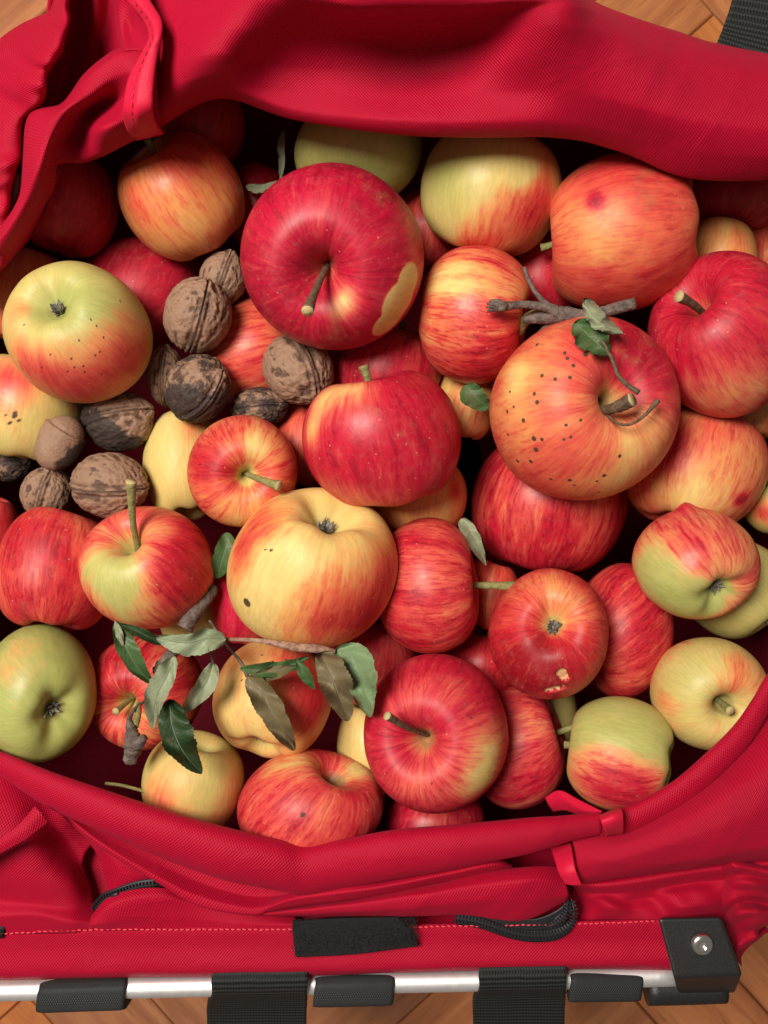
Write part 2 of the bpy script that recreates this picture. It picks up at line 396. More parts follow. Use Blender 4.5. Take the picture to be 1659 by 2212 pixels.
# --- body: lining seen in the gaps + outer wall
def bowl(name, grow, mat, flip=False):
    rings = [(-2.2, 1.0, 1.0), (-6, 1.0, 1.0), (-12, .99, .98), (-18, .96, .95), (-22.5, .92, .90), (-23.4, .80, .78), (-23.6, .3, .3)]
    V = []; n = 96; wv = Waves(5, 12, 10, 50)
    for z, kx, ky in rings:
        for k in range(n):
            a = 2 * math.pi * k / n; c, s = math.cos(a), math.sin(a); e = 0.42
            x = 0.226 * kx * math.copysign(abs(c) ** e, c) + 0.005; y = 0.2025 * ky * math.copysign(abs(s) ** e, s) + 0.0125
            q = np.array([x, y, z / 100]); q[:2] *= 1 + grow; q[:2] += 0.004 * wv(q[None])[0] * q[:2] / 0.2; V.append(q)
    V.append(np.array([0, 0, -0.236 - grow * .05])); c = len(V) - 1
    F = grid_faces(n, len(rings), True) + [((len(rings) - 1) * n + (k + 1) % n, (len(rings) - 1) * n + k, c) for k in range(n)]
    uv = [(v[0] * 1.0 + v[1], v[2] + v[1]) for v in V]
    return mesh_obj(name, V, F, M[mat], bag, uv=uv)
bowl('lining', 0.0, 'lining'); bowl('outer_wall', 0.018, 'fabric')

# --- raised back panel (top of the picture)
TOP = [
 [(318,240,-2),(470,180,-1.5),(640,215,-1),(900,240,-0.5),(1200,245,-0.5),(1340,275,-1),(1500,320,-1.5),(1760,320,-2)],
 [(318,285,1.2),(470,208,1.8),(640,252,2.4),(900,285,2.6),(1200,288,2.6),(1340,318,2.4),(1500,374,2),(1760,374,1.8)],
 [(318,290,2.4),(470,212,3.2),(640,258,3.6),(900,293,3.8),(1200,296,3.8),(1340,326,3.6),(1500,384,3.3),(1760,384,3)],
 [(318,262,3.4),(470,192,4.6),(640,238,4.2),(900,262,4.6),(1200,264,4.8),(1400,300,4.7),(1520,330,4.6),(1760,345,4.2)],
 [(318,215,4.0),(460,160,5.9),(590,190,4.4),(860,212,4.2),(1080,200,4.9),(1280,205,6.0),(1500,262,5.5),(1760,285,4.8)],
 [(318,150,4.2),(470,115,6.9),(590,140,4.8),(850,160,3.9),(990,150,4.3),(1180,115,6.9),(1340,140,6.4),(1500,195,5.3),(1760,222,4.6)],
 [(318,80,4.5),(500,60,7.3),(640,85,5.4),(870,90,4.5),(1020,84,4.9),(1195,55,7.9),(1330,80,6.4),(1490,135,5.0),(1760,172,4.2)],
 [(318,20,4.6),(560,0,7.8),(700,38,6.6),(880,38,6.6),(1040,34,6.4),(1212,12,8.3),(1300,36,6.2),(1440,88,4.6),(1580,122,4.2),(1760,152,3.6)],
 [(318,-50,4.4),(600,-40,8.2),(740,4,8.4),(890,6,8.3),(1040,4,8.1),(1215,-15,8.0),(1290,14,5.0),(1430,62,3.9),(1560,106,3.5),(1760,140,3.0)],
 [(318,-150,2.4),(600,-150,6.3),(740,-100,8.2),(890,-90,8.4),(1040,-90,8.0),(1215,-60,5.0),(1290,10,2.0),(1430,62,1.4),(1560,100,1.2),(1760,136,1.0)],
 [(318,-190,-6),(600,-190,-6),(740,-170,-6),(890,-150,-6),(1040,-120,-6),(1215,-40,-6),(1290,60,-6),(1430,110,-6),(1560,150,-6),(1760,190,-6)],
]
loft('back_panel', sharp=0.35, curves=TOP, nu=150, nv=120, crease=0.00022, seed=3)

# --- left gathered collar
def ruffle(amp, freq, seed, along='u', px=6):
    def fn(G, U, V):
        r = np.random.RandomState(seed); ph = r.uniform(0, 6.28, 4)
        q = U if along == 'u' else V; o = V if along == 'u' else U
        f = sum(np.sin(2 * math.pi * freq * k * q + ph[i] + 2.2 * np.sin(3 * o + ph[i])) / (i + 1) for i, k in enumerate((1, 1.7, 2.6)))
        env = 0.35 + 0.65 * np.sin(math.pi * np.clip(o, 0, 1)) ** 0.5
        G = G.copy(); G[..., 2] += amp * f * env; G[..., 0] += px * 0.4 * f * env; return G
    return fn
COLLAR = [
 [(150,-70,-.4),(112,0,-.4),(100,36,-.4),(45,66,-.4),(-10,108,-.5),(-80,190,-.5),(-120,400,-.5),(-120,600,-.5)],
 [(150,-70,1.4),(120,-2,1.4),(106,28,1.4),(48,56,1.4),(-6,98,1.2),(-70,180,1.0),(-110,400,1.0),(-110,600,1.0)],
 [(150,-70,2.6),(128,0,2.8),(120,40,3.0),(78,78,3.0),(30,130,2.9),(-20,230,2.6),(-50,400,2.4),(-60,600,1.8)],
 [(152,-70,3.0),(136,5,3.5),(136,52,3.9),(104,100,4.0),(70,160,4.0),(46,220,3.6),(10,300,3.5),(-6,400,3.1),(-20,590,2.5)],
 [(156,-70,3.0),(146,5,3.3),(150,56,3.8),(124,112,4.1),(100,168,4.2),(94,218,4.0),(50,268,3.4),(42,345,3.2),(22,420,2.9),(10,580,2.2)],
 [(160,-70,1.6),(152,5,1.8),(152,60,2.2),(128,118,2.6),(104,174,2.6),(98,228,2.4),(54,276,2.0),(46,350,1.8),(28,425,1.6),(16,580,1.0)],
]
def collar_fn(G, U, V):
    w1 = Waves(8, 9, 10, 26); w2 = Waves(9, 9, 26, 60)
    q = np.stack([U * 1.6, V * 0.28 + 0.1 * np.sin(9 * U), U * 0], -1).reshape(-1, 3)
    f = (w1(q) + 0.5 * w2(q)).reshape(U.shape); f = np.tanh(f * 1.2)
    env = smooth(0.05, 0.8, V)
    G = G.copy(); G[..., 2] += 0.48 * f * env; G[..., 0] += 6 * f * env * smooth(.6, 1, V); G[..., 1] += 6 * f * env; return G
loft('collar', COLLAR, 170, 60, crease=0.0003, seed=4, fn=collar_fn)
HOLLOW = [
 [(110,-70,1.4),(100,40,1.4),(80,110,1.4),(60,180,1.2),(30,240,1),(0,350,.5)],
 [(165,-70,.9),(160,40,-.2),(145,120,-1.0),(120,190,-1.2),(80,250,-1),(30,380,-1)],
 [(200,-70,1.9),(205,30,.8),(190,100,-.4),(160,180,-1.0),(110,270,-1),(60,420,-1)],
 [(240,-70,1.4),(240,40,.2),(225,115,-.2),(190,190,0),(130,290,0),(80,440,-.4)],
 [(300,-70,3.4),(295,40,3.1),(275,130,2.6),(220,200,1.8),(150,310,1),(100,460,.5)],
]
loft('collar_inside', sharp=0.4, curves=HOLLOW, nu=60, nv=30, crease=0.0002, seed=5)
# folded flap that swings from the hem tab down along the mouth
FLAP = [
 [(345,262,-1.0),(280,285,-1.0),(220,315,-1.2),(170,322,-1.2),(120,335,-1.0),(105,420,-1.2),(75,500,-1.4),(20,560,-1.5),(-60,620,-1.5)],
 [(347,280,2.8),(285,304,2.9),(225,335,2.6),(180,350,2.4),(126,355,2.3),(118,400,2.0),(84,462,1.5),(26,555,1.0),(-60,650,0.8)],
 [(345,262,3.9),(280,288,4.0),(222,314,3.7),(175,326,2.9),(122,335,3.0),(108,395,3.2),(74,465,2.3),(18,545,1.7),(-60,620,1.4)],
 [(342,235,4.5),(282,250,4.8),(225,276,4.9),(172,292,2.7),(118,310,3.7),(96,385,4.1),(60,455,3.2),(8,535,2.4),(-60,590,2.0)],
 [(340,195,4.9),(292,200,4.9),(238,222,3.4),(186,248,3.0),(122,275,4.8),(84,360,4.8),(52,440,3.7),(-5,525,2.7),(-70,570,2.2)],
 [(338,150,5.2),(288,150,5.4),(238,172,5.0),(194,205,4.9),(140,240,5.0),(76,300,4.4),(48,415,3.5),(-12,510,2.3),(-80,550,1.7)],
 [(336,112,5.2),(268,116,5.3),(226,138,5.0),(186,172,4.7),(138,230,4.4),(70,252,3.8),(54,341,3.3),(38,440,2.4),(-25,500,1.4),(-90,530,.8)],
 [(334,104,4.2),(262,106,4.0),(220,128,3.6),(180,164,3.3),(132,224,3.0),(62,242,2.4),(48,340,1.8),(32,436,1.0),(-35,495,0.0),(-90,520,.0)],
]
loft('side_flap', sharp=0.4, curves=FLAP, nu=110, nv=70, crease=0.00028, seed=6)
# upper pocket of the flap under the tab
UP = [
 [(244,-40,3.2),(248,20,2.6),(254,70,3.2),(264,112,4.4)],
 [(256,-40,4.9),(258,20,4.3),(264,70,4.4),(272,110,5.2)],
 [(275,-40,5.2),(280,20,4.6),(286,66,4.3),(292,108,5.2)],
 [(310,-40,5.9),(318,30,5.7),(325,80,5.6),(328,115,5.5)],
]
loft('inner_fold', sharp=0.5, curves=UP, nu=40, nv=40, crease=0.0002, seed=7)
# stitched hem tab
TAB = [
 [(250,-60,5.8),(276,0,5.9),(308,40,6.0),(322,78,6.1),(308,112,6.1),(278,170,5.9),(267,230,5.7),(269,262,5.0),(280,290,4.0),(296,302,2.8)],
 [(272,-60,6.2),(298,0,6.3),(328,42,6.5),(336,80,6.6),(324,110,6.5),(304,170,6.4),(296,230,6.2),(298,262,5.6),(308,286,4.4),(320,297,3.0)],
 [(296,-60,6.1),(322,0,6.2),(347,44,6.4),(347,80,6.5),(340,110,6.4),(331,170,6.3),(328,228,6.1),(331,252,5.4),(340,272,4.4),(352,288,3.0)],
 [(298,-60,5.2),(323,0,5.2),(347,44,5.3),(347,80,5.3),(340,110,5.3),(331,170,5.2),(328,228,5.1),(331,252,4.6),(340,272,3.6),(350,286,2.6)],
]
tab = loft('hem_tab', sharp=0.7, curves=TAB, nu=70, nv=22, mat='ribbon', crease=0.0001, seed=8)
def stitches(name, pts, mat, parent, step=0.0034, ln=0.0021, r=0.00027, wob=0.0):
    C = catmull(Pn(pts), 200); L = np.concatenate([[0], np.cumsum(np.linalg.norm(np.diff(C, axis=0), axis=1))])
    V = []; F = []; s = 0.0; rs = np.random.RandomState(3)
    while s + ln < L[-1]:
        a = np.array([np.interp(s, L, C[:, k]) for k in range(3)]); b = np.array([np.interp(s + ln, L, C[:, k]) for k in range(3)])
        d = (b - a) / np.linalg.norm(b - a); n = np.cross(d, (0, 0, 1)); n /= np.linalg.norm(n); a = a + n * wob * rs.uniform(-1, 1)
        i0 = len(V)
        for q, h in ((a, 0), (a * .7 + b * .3, 1), (a * .3 + b * .7, 1), (b, 0)):
            V += [q - n * r * (0.5 + .5 * h), q + np.array([0, 0, r * 1.3 * h + r * .2]), q + n * r * (0.5 + .5 * h)]
        for k in range(3):
            F += [(i0 + 3 * k, i0 + 3 * k + 1, i0 + 3 * k + 4, i0 + 3 * k + 3), (i0 + 3 * k + 1, i0 + 3 * k + 2, i0 + 3 * k + 5, i0 + 3 * k + 4)]
        s += step
    o = mesh_obj(name, V, F, M[mat], parent); tag(o, kind='stuff'); return o
stitches('stitching', [(262,-60,6.1),(287,0,6.25),(319,44,6.4),(329,80,6.5),(316,112,6.5),(294,170,6.3),(285,230,6.15),(287,262,5.5),(296,286,4.5)], 'threadd', tab)

# --- lower rolled rim
ROLL = []
cen = [(-80,1625,0.6,24),(0,1650,1.0,26),(100,1702,1.4,38),(200,1742,1.7,44),(340,1797,1.9,52),(480,1842,2.0,56),(600,1868,1.8,54),(660,1880,1.5,54),(740,1866,1.7,52),(850,1846,2.0,52),(1000,1826,2.1,46),(1150,1803,2.1,36),(1240,1787,2.0,26),(1300,1778,1.9,22)]
ca_ = np.array(cen, float)
for k in range(0, 11):
    th = math.pi * (1.18 - 1.36 * k / 10)           # from lower side over the top to the upper side
    ROLL.append([(x, y + 0.0 - math.cos(math.pi - th) * -1 * 0 - r * math.cos(th) * -1, z + (r / 46.0) * math.sin(th) * 0.85) for x, y, z, r in cen])
loft('rolled_rim', ROLL, 150, 50, crease=0.00022, seed=9)
ROLL2 = []
cen2 = [(1285,1786,1.7,24),(1340,1776,1.8,26),(1400,1752,1.9,27),(1470,1712,2.0,28),(1540,1652,2.1,28),(1600,1590,2.1,26),(1640,1530,2.0,24),(1680,1465,1.9,22),(1760,1400,1.8,22)]
for k in range(0, 9):
    th = math.pi * (1.15 - 1.3 * k / 8)
    ROLL2.append([(x + 0.55 * r * math.cos(th), y + 0.83 * r * math.cos(th), z + (r / 46.0) * math.sin(th) * 0.85) for x, y, z, r in cen2])
loft('piped_edge', ROLL2, 80, 30, crease=0.0001, seed=10)

# --- big smooth panel lower right
PANEL = [
 [(1225,1800,0.6),(1350,1780,0.8),(1450,1725,1.0),(1550,1650,1.1),(1620,1575,1.0),(1760,1440,.9)],
 [(1235,1815,1.5),(1350,1800,1.9),(1450,1752,2.2),(1550,1685,2.3),(1630,1610,2.2),(1760,1500,2.0)],
 [(1242,1840,1.9),(1350,1822,2.5),(1450,1785,3.0),(1550,1730,3.2),(1640,1670,3.2),(1760,1600,3.0)],
 [(1246,1868,2.0),(1350,1850,2.7),(1450,1822,3.2),(1550,1785,3.4),(1640,1750,3.4),(1760,1710,3.2)],
 [(1250,1895,1.7),(1350,1880,2.2),(1450,1862,2.6),(1550,1845,2.8),(1640,1830,2.8),(1760,1810,2.6)],
 [(1251,1908,1.0),(1350,1893,1.4),(1450,1880,1.5),(1550,1866,1.6),(1640,1857,1.6),(1760,1845,1.4)],
 [(1251,1895,0.2),(1350,1880,0.2),(1450,1868,0.2),(1550,1850,0.2),(1640,1840,0.2),(1760,1830,0.2)],
]
loft('side_panel', sharp=0.3, curves=PANEL, nu=90, nv=60, crease=0.0002, seed=11)

# --- lower left: cloth below the roll
LEFT = [
 [(-80,1640,0.4),(0,1655,0.4),(60,1690,0.2),(130,1740,0.0),(220,1800,-0.2)],
 [(-80,1720,1.6),(0,1735,1.5),(60,1752,1.0),(120,1790,-0.2),(185,1840,-0.6)],
 [(-80,1800,2.2),(0,1812,2.1),(70,1825,1.6),(130,1845,0.3),(180,1870,-0.8)],
 [(-80,1880,1.6),(0,1885,1.6),(80,1895,1.5),(150,1905,0.8),(196,1920,-0.6)],
 [(-80,1940,0.8),(0,1945,0.9),(80,1952,1.0),(150,1960,0.8),(205,1965,0.0)],
 [(-80,1985,1.2),(0,1978,1.3),(80,1975,1.3),(150,1988,1.2),(205,1990,0.7)],
 [(-80,2020,0.7),(0,2016,0.8),(80,2014,0.8),(150,2012,0.8),(205,2008,0.7)],
]
loft('corner_cloth', sharp=0.5, curves=LEFT, nu=60, nv=70, crease=0.0004, seed=12)
BACKING = [[(-100,1660,-.2),(300,1760,-1.2),(700,1900,-1.4),(1000,1850,-1.6),(1300,1790,-1.2),(1500,1740,-1.2),(1680,1650,-1.0)],
           [(-100,1850,-.8),(300,1880,-1.8),(700,1930,-1.8),(1000,1920,-2.2),(1300,1900,-1.8),(1500,1880,-1.2),(1680,1820,-1.0)],
           [(-100,2030,-.2),(300,2020,-.3),(700,2020,-.3),(1000,2018,-.5),(1300,2012,-.3),(1430,2005,-.3),(1500,1990,-.6)]]
loft('pocket_back', BACKING, 80, 30, crease=0.0005, seed=13)
FOLD1 = [   # hem edge peeping out below the roll, left
 [(60,1700,0.0),(190,1770,0.3),(330,1830,0.4),(440,1870,0.4),(540,1900,0.3),(640,1905,0.2),(760,1890,.1)],
 [(90,1718,0.4),(200,1795,0.8),(330,1862,0.8),(430,1905,0.5),(540,1935,0.4),(640,1930,0.3),(760,1905,.2)],
 [(104,1728,0.6),(205,1812,1.2),(330,1888,1.3),(425,1935,1.2),(545,1962,1.1),(610,1945,1.0),(760,1915,.8)],
 [(110,1738,0.5),(208,1822,1.1),(332,1898,1.2),(432,1955,1.2),(550,1974,1.1),(600,1955,1.0),(760,1922,.6)],
 [(112,1742,0.0),(209,1825,0.2),(333,1900,0.3),(433,1957,0.4),(551,1975,0.3),(600,1957,.2),(760,1924,.0)],
]
loft('folded_hem', sharp=0.75, curves=FOLD1, nu=90, nv=36, crease=0.0002, seed=14)
FOLD2 = [   # thin puffed fold right of the middle
 [(545,1976,0.2),(620,1935,0.5),(720,1915,0.7),(830,1905,0.8),(960,1880,0.8),(1060,1858,0.7),(1100,1868,0.3)],
 [(548,1974,0.6),(620,1934,1.2),(720,1912,1.5),(830,1903,1.6),(960,1876,1.7),(1062,1856,1.6),(1105,1870,.9)],
 [(552,1974,0.9),(625,1944,1.6),(720,1930,1.9),(830,1915,2.0),(960,1890,2.1),(1064,1868,2.0),(1108,1874,1.1)],
 [(556,1975,0.8),(630,1956,1.3),(720,1945,1.5),(830,1928,1.5),(960,1902,1.5),(1066,1884,1.3),(1106,1880,.8)],
 [(560,1976,0.3),(630,1962,0.4),(720,1950,0.4),(830,1934,0.4),(960,1908,0.4),(1066,1890,0.3),(1100,1884,.2)],
]
loft('puffed_fold', sharp=0.7, curves=FOLD2, nu=90, nv=36, crease=0.0002, seed=15)
FOLD3 = [   # lower puffed fold of the pocket
 [(556,1976,-.1),(640,1958,-.1),(760,1940,0.1),(900,1915,0.2),(1040,1885,0.3),(1150,1875,0.3),(1200,1872,0.2)],
 [(560,1975,0.5),(640,1960,0.8),(760,1944,1.1),(900,1918,1.3),(1040,1888,1.5),(1150,1872,1.5),(1208,1874,1.0)],
 [(566,1975,0.8),(640,1966,1.3),(760,1954,1.7),(900,1934,2.0),(1040,1912,2.2),(1150,1900,2.2),(1222,1905,1.5)],
 [(570,1976,0.8),(640,1973,1.2),(760,1968,1.6),(900,1958,1.9),(1030,1945,2.1),(1140,1945,2.0),(1228,1932,1.5)],
 [(574,1977,0.5),(640,1977,0.7),(760,1977,0.9),(900,1976,1.1),(1000,1974,1.3),(1130,1985,1.4),(1224,1944,1.1)],
 [(576,1976,0.0),(640,1976,0.0),(760,1976,0.1),(900,1975,0.2),(1000,1972,0.3),(1130,1984,0.5),(1222,1942,.3)],
]
loft('pocket_flap', sharp=0.5, curves=FOLD3, nu=100, nv=44, crease=0.0002, seed=16)
FOLD4 = [   # small triangle in front of the left zip
 [(190,2006,0.9),(260,2008,0.9),(360,2010,0.8),(480,2010,0.7),(640,2008,0.6)],
 [(194,1998,1.2),(262,1985,1.3),(360,1975,1.1),(480,1990,0.8),(640,1998,0.6)],
 [(196,1988,1.1),(252,1950,1.5),(350,1938,1.3),(460,1962,0.6),(640,1985,.1)],
 [(200,1976,0.7),(244,1934,1.1),(344,1918,1.0),(440,1945,0.2),(640,1975,-.3)],
]
loft('zip_placket', sharp=0.5, curves=FOLD4, nu=60, nv=30, crease=0.0002, seed=17)
INNER = [   # left inside panel between corner cloth and folded hem
 [(120,1745,-.3),(205,1835,-.2),(230,1905,-.4),(233,1930,-.4)],
 [(150,1760,0.1),(228,1838,0.3),(262,1888,0.3),(262,1918,0.1)],
 [(220,1810,0.1),(300,1870,0.5),(330,1888,0.4),(330,1905,0.1)],
 [(330,1880,-.1),(380,1910,.1),(420,1930,0),(430,1945,-.2)],
]
loft('inside_panel', sharp=0.6, curves=INNER, nu=40, nv=40, crease=0.0003, seed=18)
# right: dark gathers between panel and band
GATH = [
 [(1215,1890,-.4),(1300,1880,0.0),(1400,1862,0.3),(1500,1852,0.4),(1600,1840,0.4),(1760,1825,0.4)],
 [(1238,1912,0.2),(1300,1912,0.9),(1400,1900,1.0),(1500,1884,1.0),(1600,1872,1.0),(1760,1855,1.0)],
 [(1246,1926,-.4),(1300,1930,0.3),(1400,1922,0.4),(1500,1906,0.3),(1600,1895,0.3),(1760,1880,0.3)],
 [(1254,1942,-.6),(1300,1946,0.6),(1390,1940,0.2),(1470,1930,0.8),(1600,1915,0.2),(1760,1900,0.2)],
 [(1258,1960,-.4),(1320,1962,0.9),(1420,1965,0.4),(1490,1958,1.0),(1600,1945,0.2),(1760,1940,0.0)],
 [(1250,1992,-.2),(1340,1990,0.4),(1430,1990,0.3),(1500,1990,.2),(1600,1980,-.6),(1760,1970,-1)],
 [(1240,2012,-1),(1300,2012,-.8),(1400,2010,-.8),(1500,2010,-1),(1570,2010,-1.5),(1650,1990,-2)],
]
def gath_fn(G, U, V):
    G = G.copy(); e = smooth(.25, .6, V) * smooth(1.0, .8, V)
    G[..., 2] += e * 0.13 * (np.sin(2 * math.pi * (3.2 * U + 1.3 * V) + 1.5 * np.sin(7 * U)) + 0.5 * np.sin(2 * math.pi * (7.3 * U - 1.7 * V) + 2))
    return G
loft('gathered_side', sharp=0.55, curves=GATH, nu=100, nv=50, crease=0.0003, seed=19, fn=gath_fn)
RUF = [
 [(1540,1850,0.3),(1552,1900,0.4),(1560,1950,0.0),(1562,2000,-.6),(1580,2060,-1.2),(1600,2085,-1.6)],
 [(1580,1850,1.2),(1585,1900,1.4),(1592,1950,1.2),(1590,2000,0.6),(1596,2045,0.0),(1602,2062,-.6)],
 [(1620,1850,1.2),(1625,1890,1.4),(1630,1930,1.4),(1632,1975,1.2),(1630,2010,0.8),(1625,2040,0.2)],
 [(1665,1850,0.6),(1672,1880,0.8),(1678,1910,0.8),(1672,1950,0.6),(1660,1990,0.2),(1640,2022,-.2)],
 [(1720,1840,-.6),(1730,1880,-.6),(1730,1900,-.6),(1700,1930,-.8),(1668,1970,-1.0),(1645,2012,-1.2)],
]
def ruf_fn(G, U, V):
    r = np.random.RandomState(21); f = 0
    for k, a in ((2.1, 1), (3.7, .8), (6.5, .45)):
        f = f + a * np.sin(2 * math.pi * k * U + r.uniform(0, 6) + 2.0 * np.sin(5 * V + r.uniform(0, 6)))
    G = G.copy(); G[..., 2] += 0.30 * f; G[..., 0] += 7 * f * V; return G
loft('ruffled_corner', sharp=0.5, curves=RUF, nu=80, nv=60, crease=0.0005, seed=20, fn=ruf_fn)

# --- flat band with frayed hem, tube, loops
BAND = [
 [(-80,2026,0.2),(0,2022,0.3),(400,2018,0.3),(800,2014,0.3),(1200,2006,0.3),(1450,2000,0.3)],
 [(-80,2012,0.6),(0,2010,0.7),(190,2004,0.75),(640,2003,0.7),(860,2000,0.7),(1260,1991,0.7),(1450,1986,0.6)],
 [(-80,2020,0.75),(0,2018,0.8),(190,2013,0.85),(640,2012,0.8),(860,2009,0.8),(1260,2000,0.8),(1450,1995,0.7)],
 [(-80,2055,0.6),(0,2052,0.7),(200,2048,0.75),(640,2046,0.7),(860,2042,0.7),(1260,2036,0.65),(1460,2032,0.6)],
 [(-80,2095,0.7),(0,2092,0.75),(300,2088,0.8),(640,2086,0.8),(860,2080,0.8),(1260,2074,0.75),(1470,2072,0.7)],
 [(-80,2112,0.5),(0,2110,0.55),(300,2104,0.6),(640,2100,0.6),(860,2095,0.6),(1260,2086,0.55),(1478,2090,0.5)],
 [(-80,2118,-.1),(0,2116,-.1),(300,2110,-.1),(640,2107,-.1),(860,2100,-.1),(1260,2092,-.1),(1480,2096,-.1)],
]
band = loft('hem_band', BAND, 160, 40, crease=0.00022, seed=22)
stitches('stitching', [(8,2017,0.98),(190,2009,1.03),(400,2008,1.0),(640,2008,1.0),(860,2004,1.0),(1260,1995,0.98),(1425,1990,.9)], 'thread', band, 0.0026, 0.0019, 0.00034, 0.0004)
fr = tube('frame_tube', [(-90,2142,-.3),(0,2139,-.3),(500,2128,-.3),(1000,2118,-.3),(1500,2106,-.3)], 0.0047, 'alu', bag, 24, 20)
def sleeve(x0, x1, yc, r, dy=0):
    n, m = 26, 40; V = []; uv = []; wv_ = Waves(int(x0) + 3, 10, 60, 260)
    for i in range(n):
        f = i / (n - 1); e = 1 - 0.06 * (abs(2 * f - 1) ** 14); c = np.array(P(x0 + (x1 - x0) * f, yc + dy * (1 - 2 * f) + 2, -.3))
        for k in range(m):
            a = 2 * math.pi * k / m; cy_, cz_ = math.cos(a), math.sin(a); ex = 0.62
            q = c + np.array([0.0006 * math.sin(a * 2), r * e * math.copysign(abs(cy_) ** ex, cy_) * (1.02 if cy_ < 0 else .92), r * 0.92 * e * math.copysign(abs(cz_) ** ex, cz_)])
            q = q + np.array([0, 1, 1]) * 0.00022 * wv_(q[None])[0]; V.append(q); uv.append((f * (x1 - x0) * 0.000217, a * r))
    V += [np.array(P(x0 + 2, yc, -.3)), np.array(P(x1 - 2, yc, -.3))]; uv += [(0, 0), (0, 0)]
    F = grid_faces(m, n, True) + [((k + 1) % m, k, n * m) for k in range(m)] + [((n - 1) * m + k, (n - 1) * m + (k + 1) % m, n * m + 1) for k in range(m)]
    return mesh_obj('sleeve', V, F, M['sleeve'], bag, uv=uv)
sleeve(90, 277, 2141, 0.0073, 3); sleeve(680, 850, 2131, 0.0072, 2); sleeve(1226, 1380, 2122, 0.0070, 1)
def strap(name, x0, x1, xb0, xb1, ytop, ybot):
    C = [[(x0, ytop - 10, -.2), (x1, ytop - 14, -.2)], [(x0 + 1, ytop + 4, .62), (x1, ytop, .62)], [(x0, ytop + 24, .72), (x1 + 1, ytop + 20, .72)], [(x0 + 1, ytop + 48, .3), (x1, ytop + 44, .3)],
         [(xb0, ytop + 66, -.9), (xb1 + 2, ytop + 62, -.9)], [(xb0, ybot, -2.6), (xb1, ybot, -2.6)], [(xb0 + 4, ybot + 160, -6), (xb1 + 4, ybot + 160, -6)]]
    return loft(name, C, 30, 60, 'web', crease=0.00012, th=0.0016)
strap('strap', 457, 663, 448, 662, 2098, 2212); strap('strap', 1034, 1222, 1022, 1219, 2088, 2212)
# strap at the upper right, arching to the floor behind the bag
loft('strap', [[(1600,-90,1.0),(1800,-60,1.0)], [(1582,0,0.8),(1790,30,.8)], [(1566,50,0.6),(1770,90,.6)], [(1548,96,0.9),(1740,165,.9)], [(1540,122,.2),(1732,188,.2)]], 30, 40, 'web', crease=0.00012, th=0.0016)
loft('strap', [[(-80,1985,.9),(8,1990,.9)], [(-80,2005,1.1),(9,2008,1.1)], [(-80,2022,.95),(5,2025,.95)]], 12, 12, 'web', th=0.0014)
# velcro patch
VEL = [[(632,1990,1.2),(720,1984,1.3),(860,1981,1.25)], [(634,2028,1.2),(740,2025,1.2),(886,2010,1.2)], [(640,2066,1.2),(760,2060,1.2),(904,2042,1.15)]]
vel = loft('velcro_patch', VEL, 40, 20, 'velcro', crease=0.0001, th=0.0016)
rs = np.random.RandomState(4); V = []; F = []
for k in range(2600):                                          # loose pile of the patch
    x = rs.uniform(634, 900); t_ = rs.uniform(0, 1); y = (1985 - (x - 632) * .015) * (1 - t_) + (2064 - (x - 640) * 0.10) * t_
    a = np.array(P(x, y, 1.22)); d = np.array([rs.normal(), rs.normal(), 0.6 * abs(rs.normal())]) * 0.0013; n_ = np.cross(d, (0, 0, 1)); n_ = n_ / (np.linalg.norm(n_) + 1e-9) * 0.00012
    i0 = len(V); V += [a - n_, a + n_, a + d * .5 + n_ + (0, 0, .0005), a + d * .5 - n_ + (0, 0, .0005), a + d]; F += [(i0, i0 + 1, i0 + 2, i0 + 3), (i0 + 3, i0 + 2, i0 + 4)]
tag(mesh_obj('pile', V, F, M['velcro'], vel), kind='stuff')

# zips
def zipper(paths, z, name='zip', w=9, nrow=2):
    zp = None
    for n_, pts in enumerate(paths):
        a = [(x, y - w, zz) for x, y, zz in pts]; b = [(x, y, zz + .06) for x, y, zz in pts]; c = [(x, y + w, zz) for x, y, zz in pts]
        q = loft('zip_tape', [a, b, c], 60, 8, 'zipb', th=0.0008)
        C = catmull(Pn([(x, y, zz + .14) for x, y, zz in pts]), 300); L = np.concatenate([[0], np.cumsum(np.linalg.norm(np.diff(C, axis=0), axis=1))])
        V = []; F = []; s = 0.0
        while s < L[-1]:
            p = np.array([np.interp(s, L, C[:, k]) for k in range(3)]); p2 = np.array([np.interp(min(L[-1], s + 1e-4), L, C[:, k]) for k in range(3)])
            d = p2 - p; ln = np.linalg.norm(d); d = d / ln if ln > 1e-9 else np.array([1., 0, 0]); n = np.cross(d, (0, 0, 1)); n /= np.linalg.norm(n) + 1e-9
            for sd in (-1, 1):
                cc = p + n * sd * 0.0011; i0 = len(V); hx, hy, hz = 0.00042, 0.0008, 0.0006
                for zz in (0, 1):
                    kx = 1 if zz == 0 else .6
                    V += [cc - d * hx * kx - n * hy * kx + (0, 0, hz * zz), cc + d * hx * kx - n * hy * kx + (0, 0, hz * zz), cc + d * hx * kx + n * hy * kx + (0, 0, hz * zz), cc - d * hx * kx + n * hy * kx + (0, 0, hz * zz)]
                F += [(i0 + 4, i0 + 5, i0 + 6, i0 + 7)] + [(i0 + i, i0 + (i + 1) % 4, i0 + 4 + (i + 1) % 4, i0 + 4 + i) for i in range(4)]
            s += 0.00155
        tag(mesh_obj('zip_teeth', V, F, M['teeth'], q, smooth_=False), kind='stuff')
loft('zip_tape', [[(1010,1972,.7),(1080,1978,.9),(1150,1985,1.0),(1200,1968,1.0),(1228,1944,1.0)], [(1010,1988,.75),(1080,2000,.9),(1150,2010,.95),(1206,2000,.95),(1236,1965,1.0)]], 40, 10, 'zipb', th=0.0006)
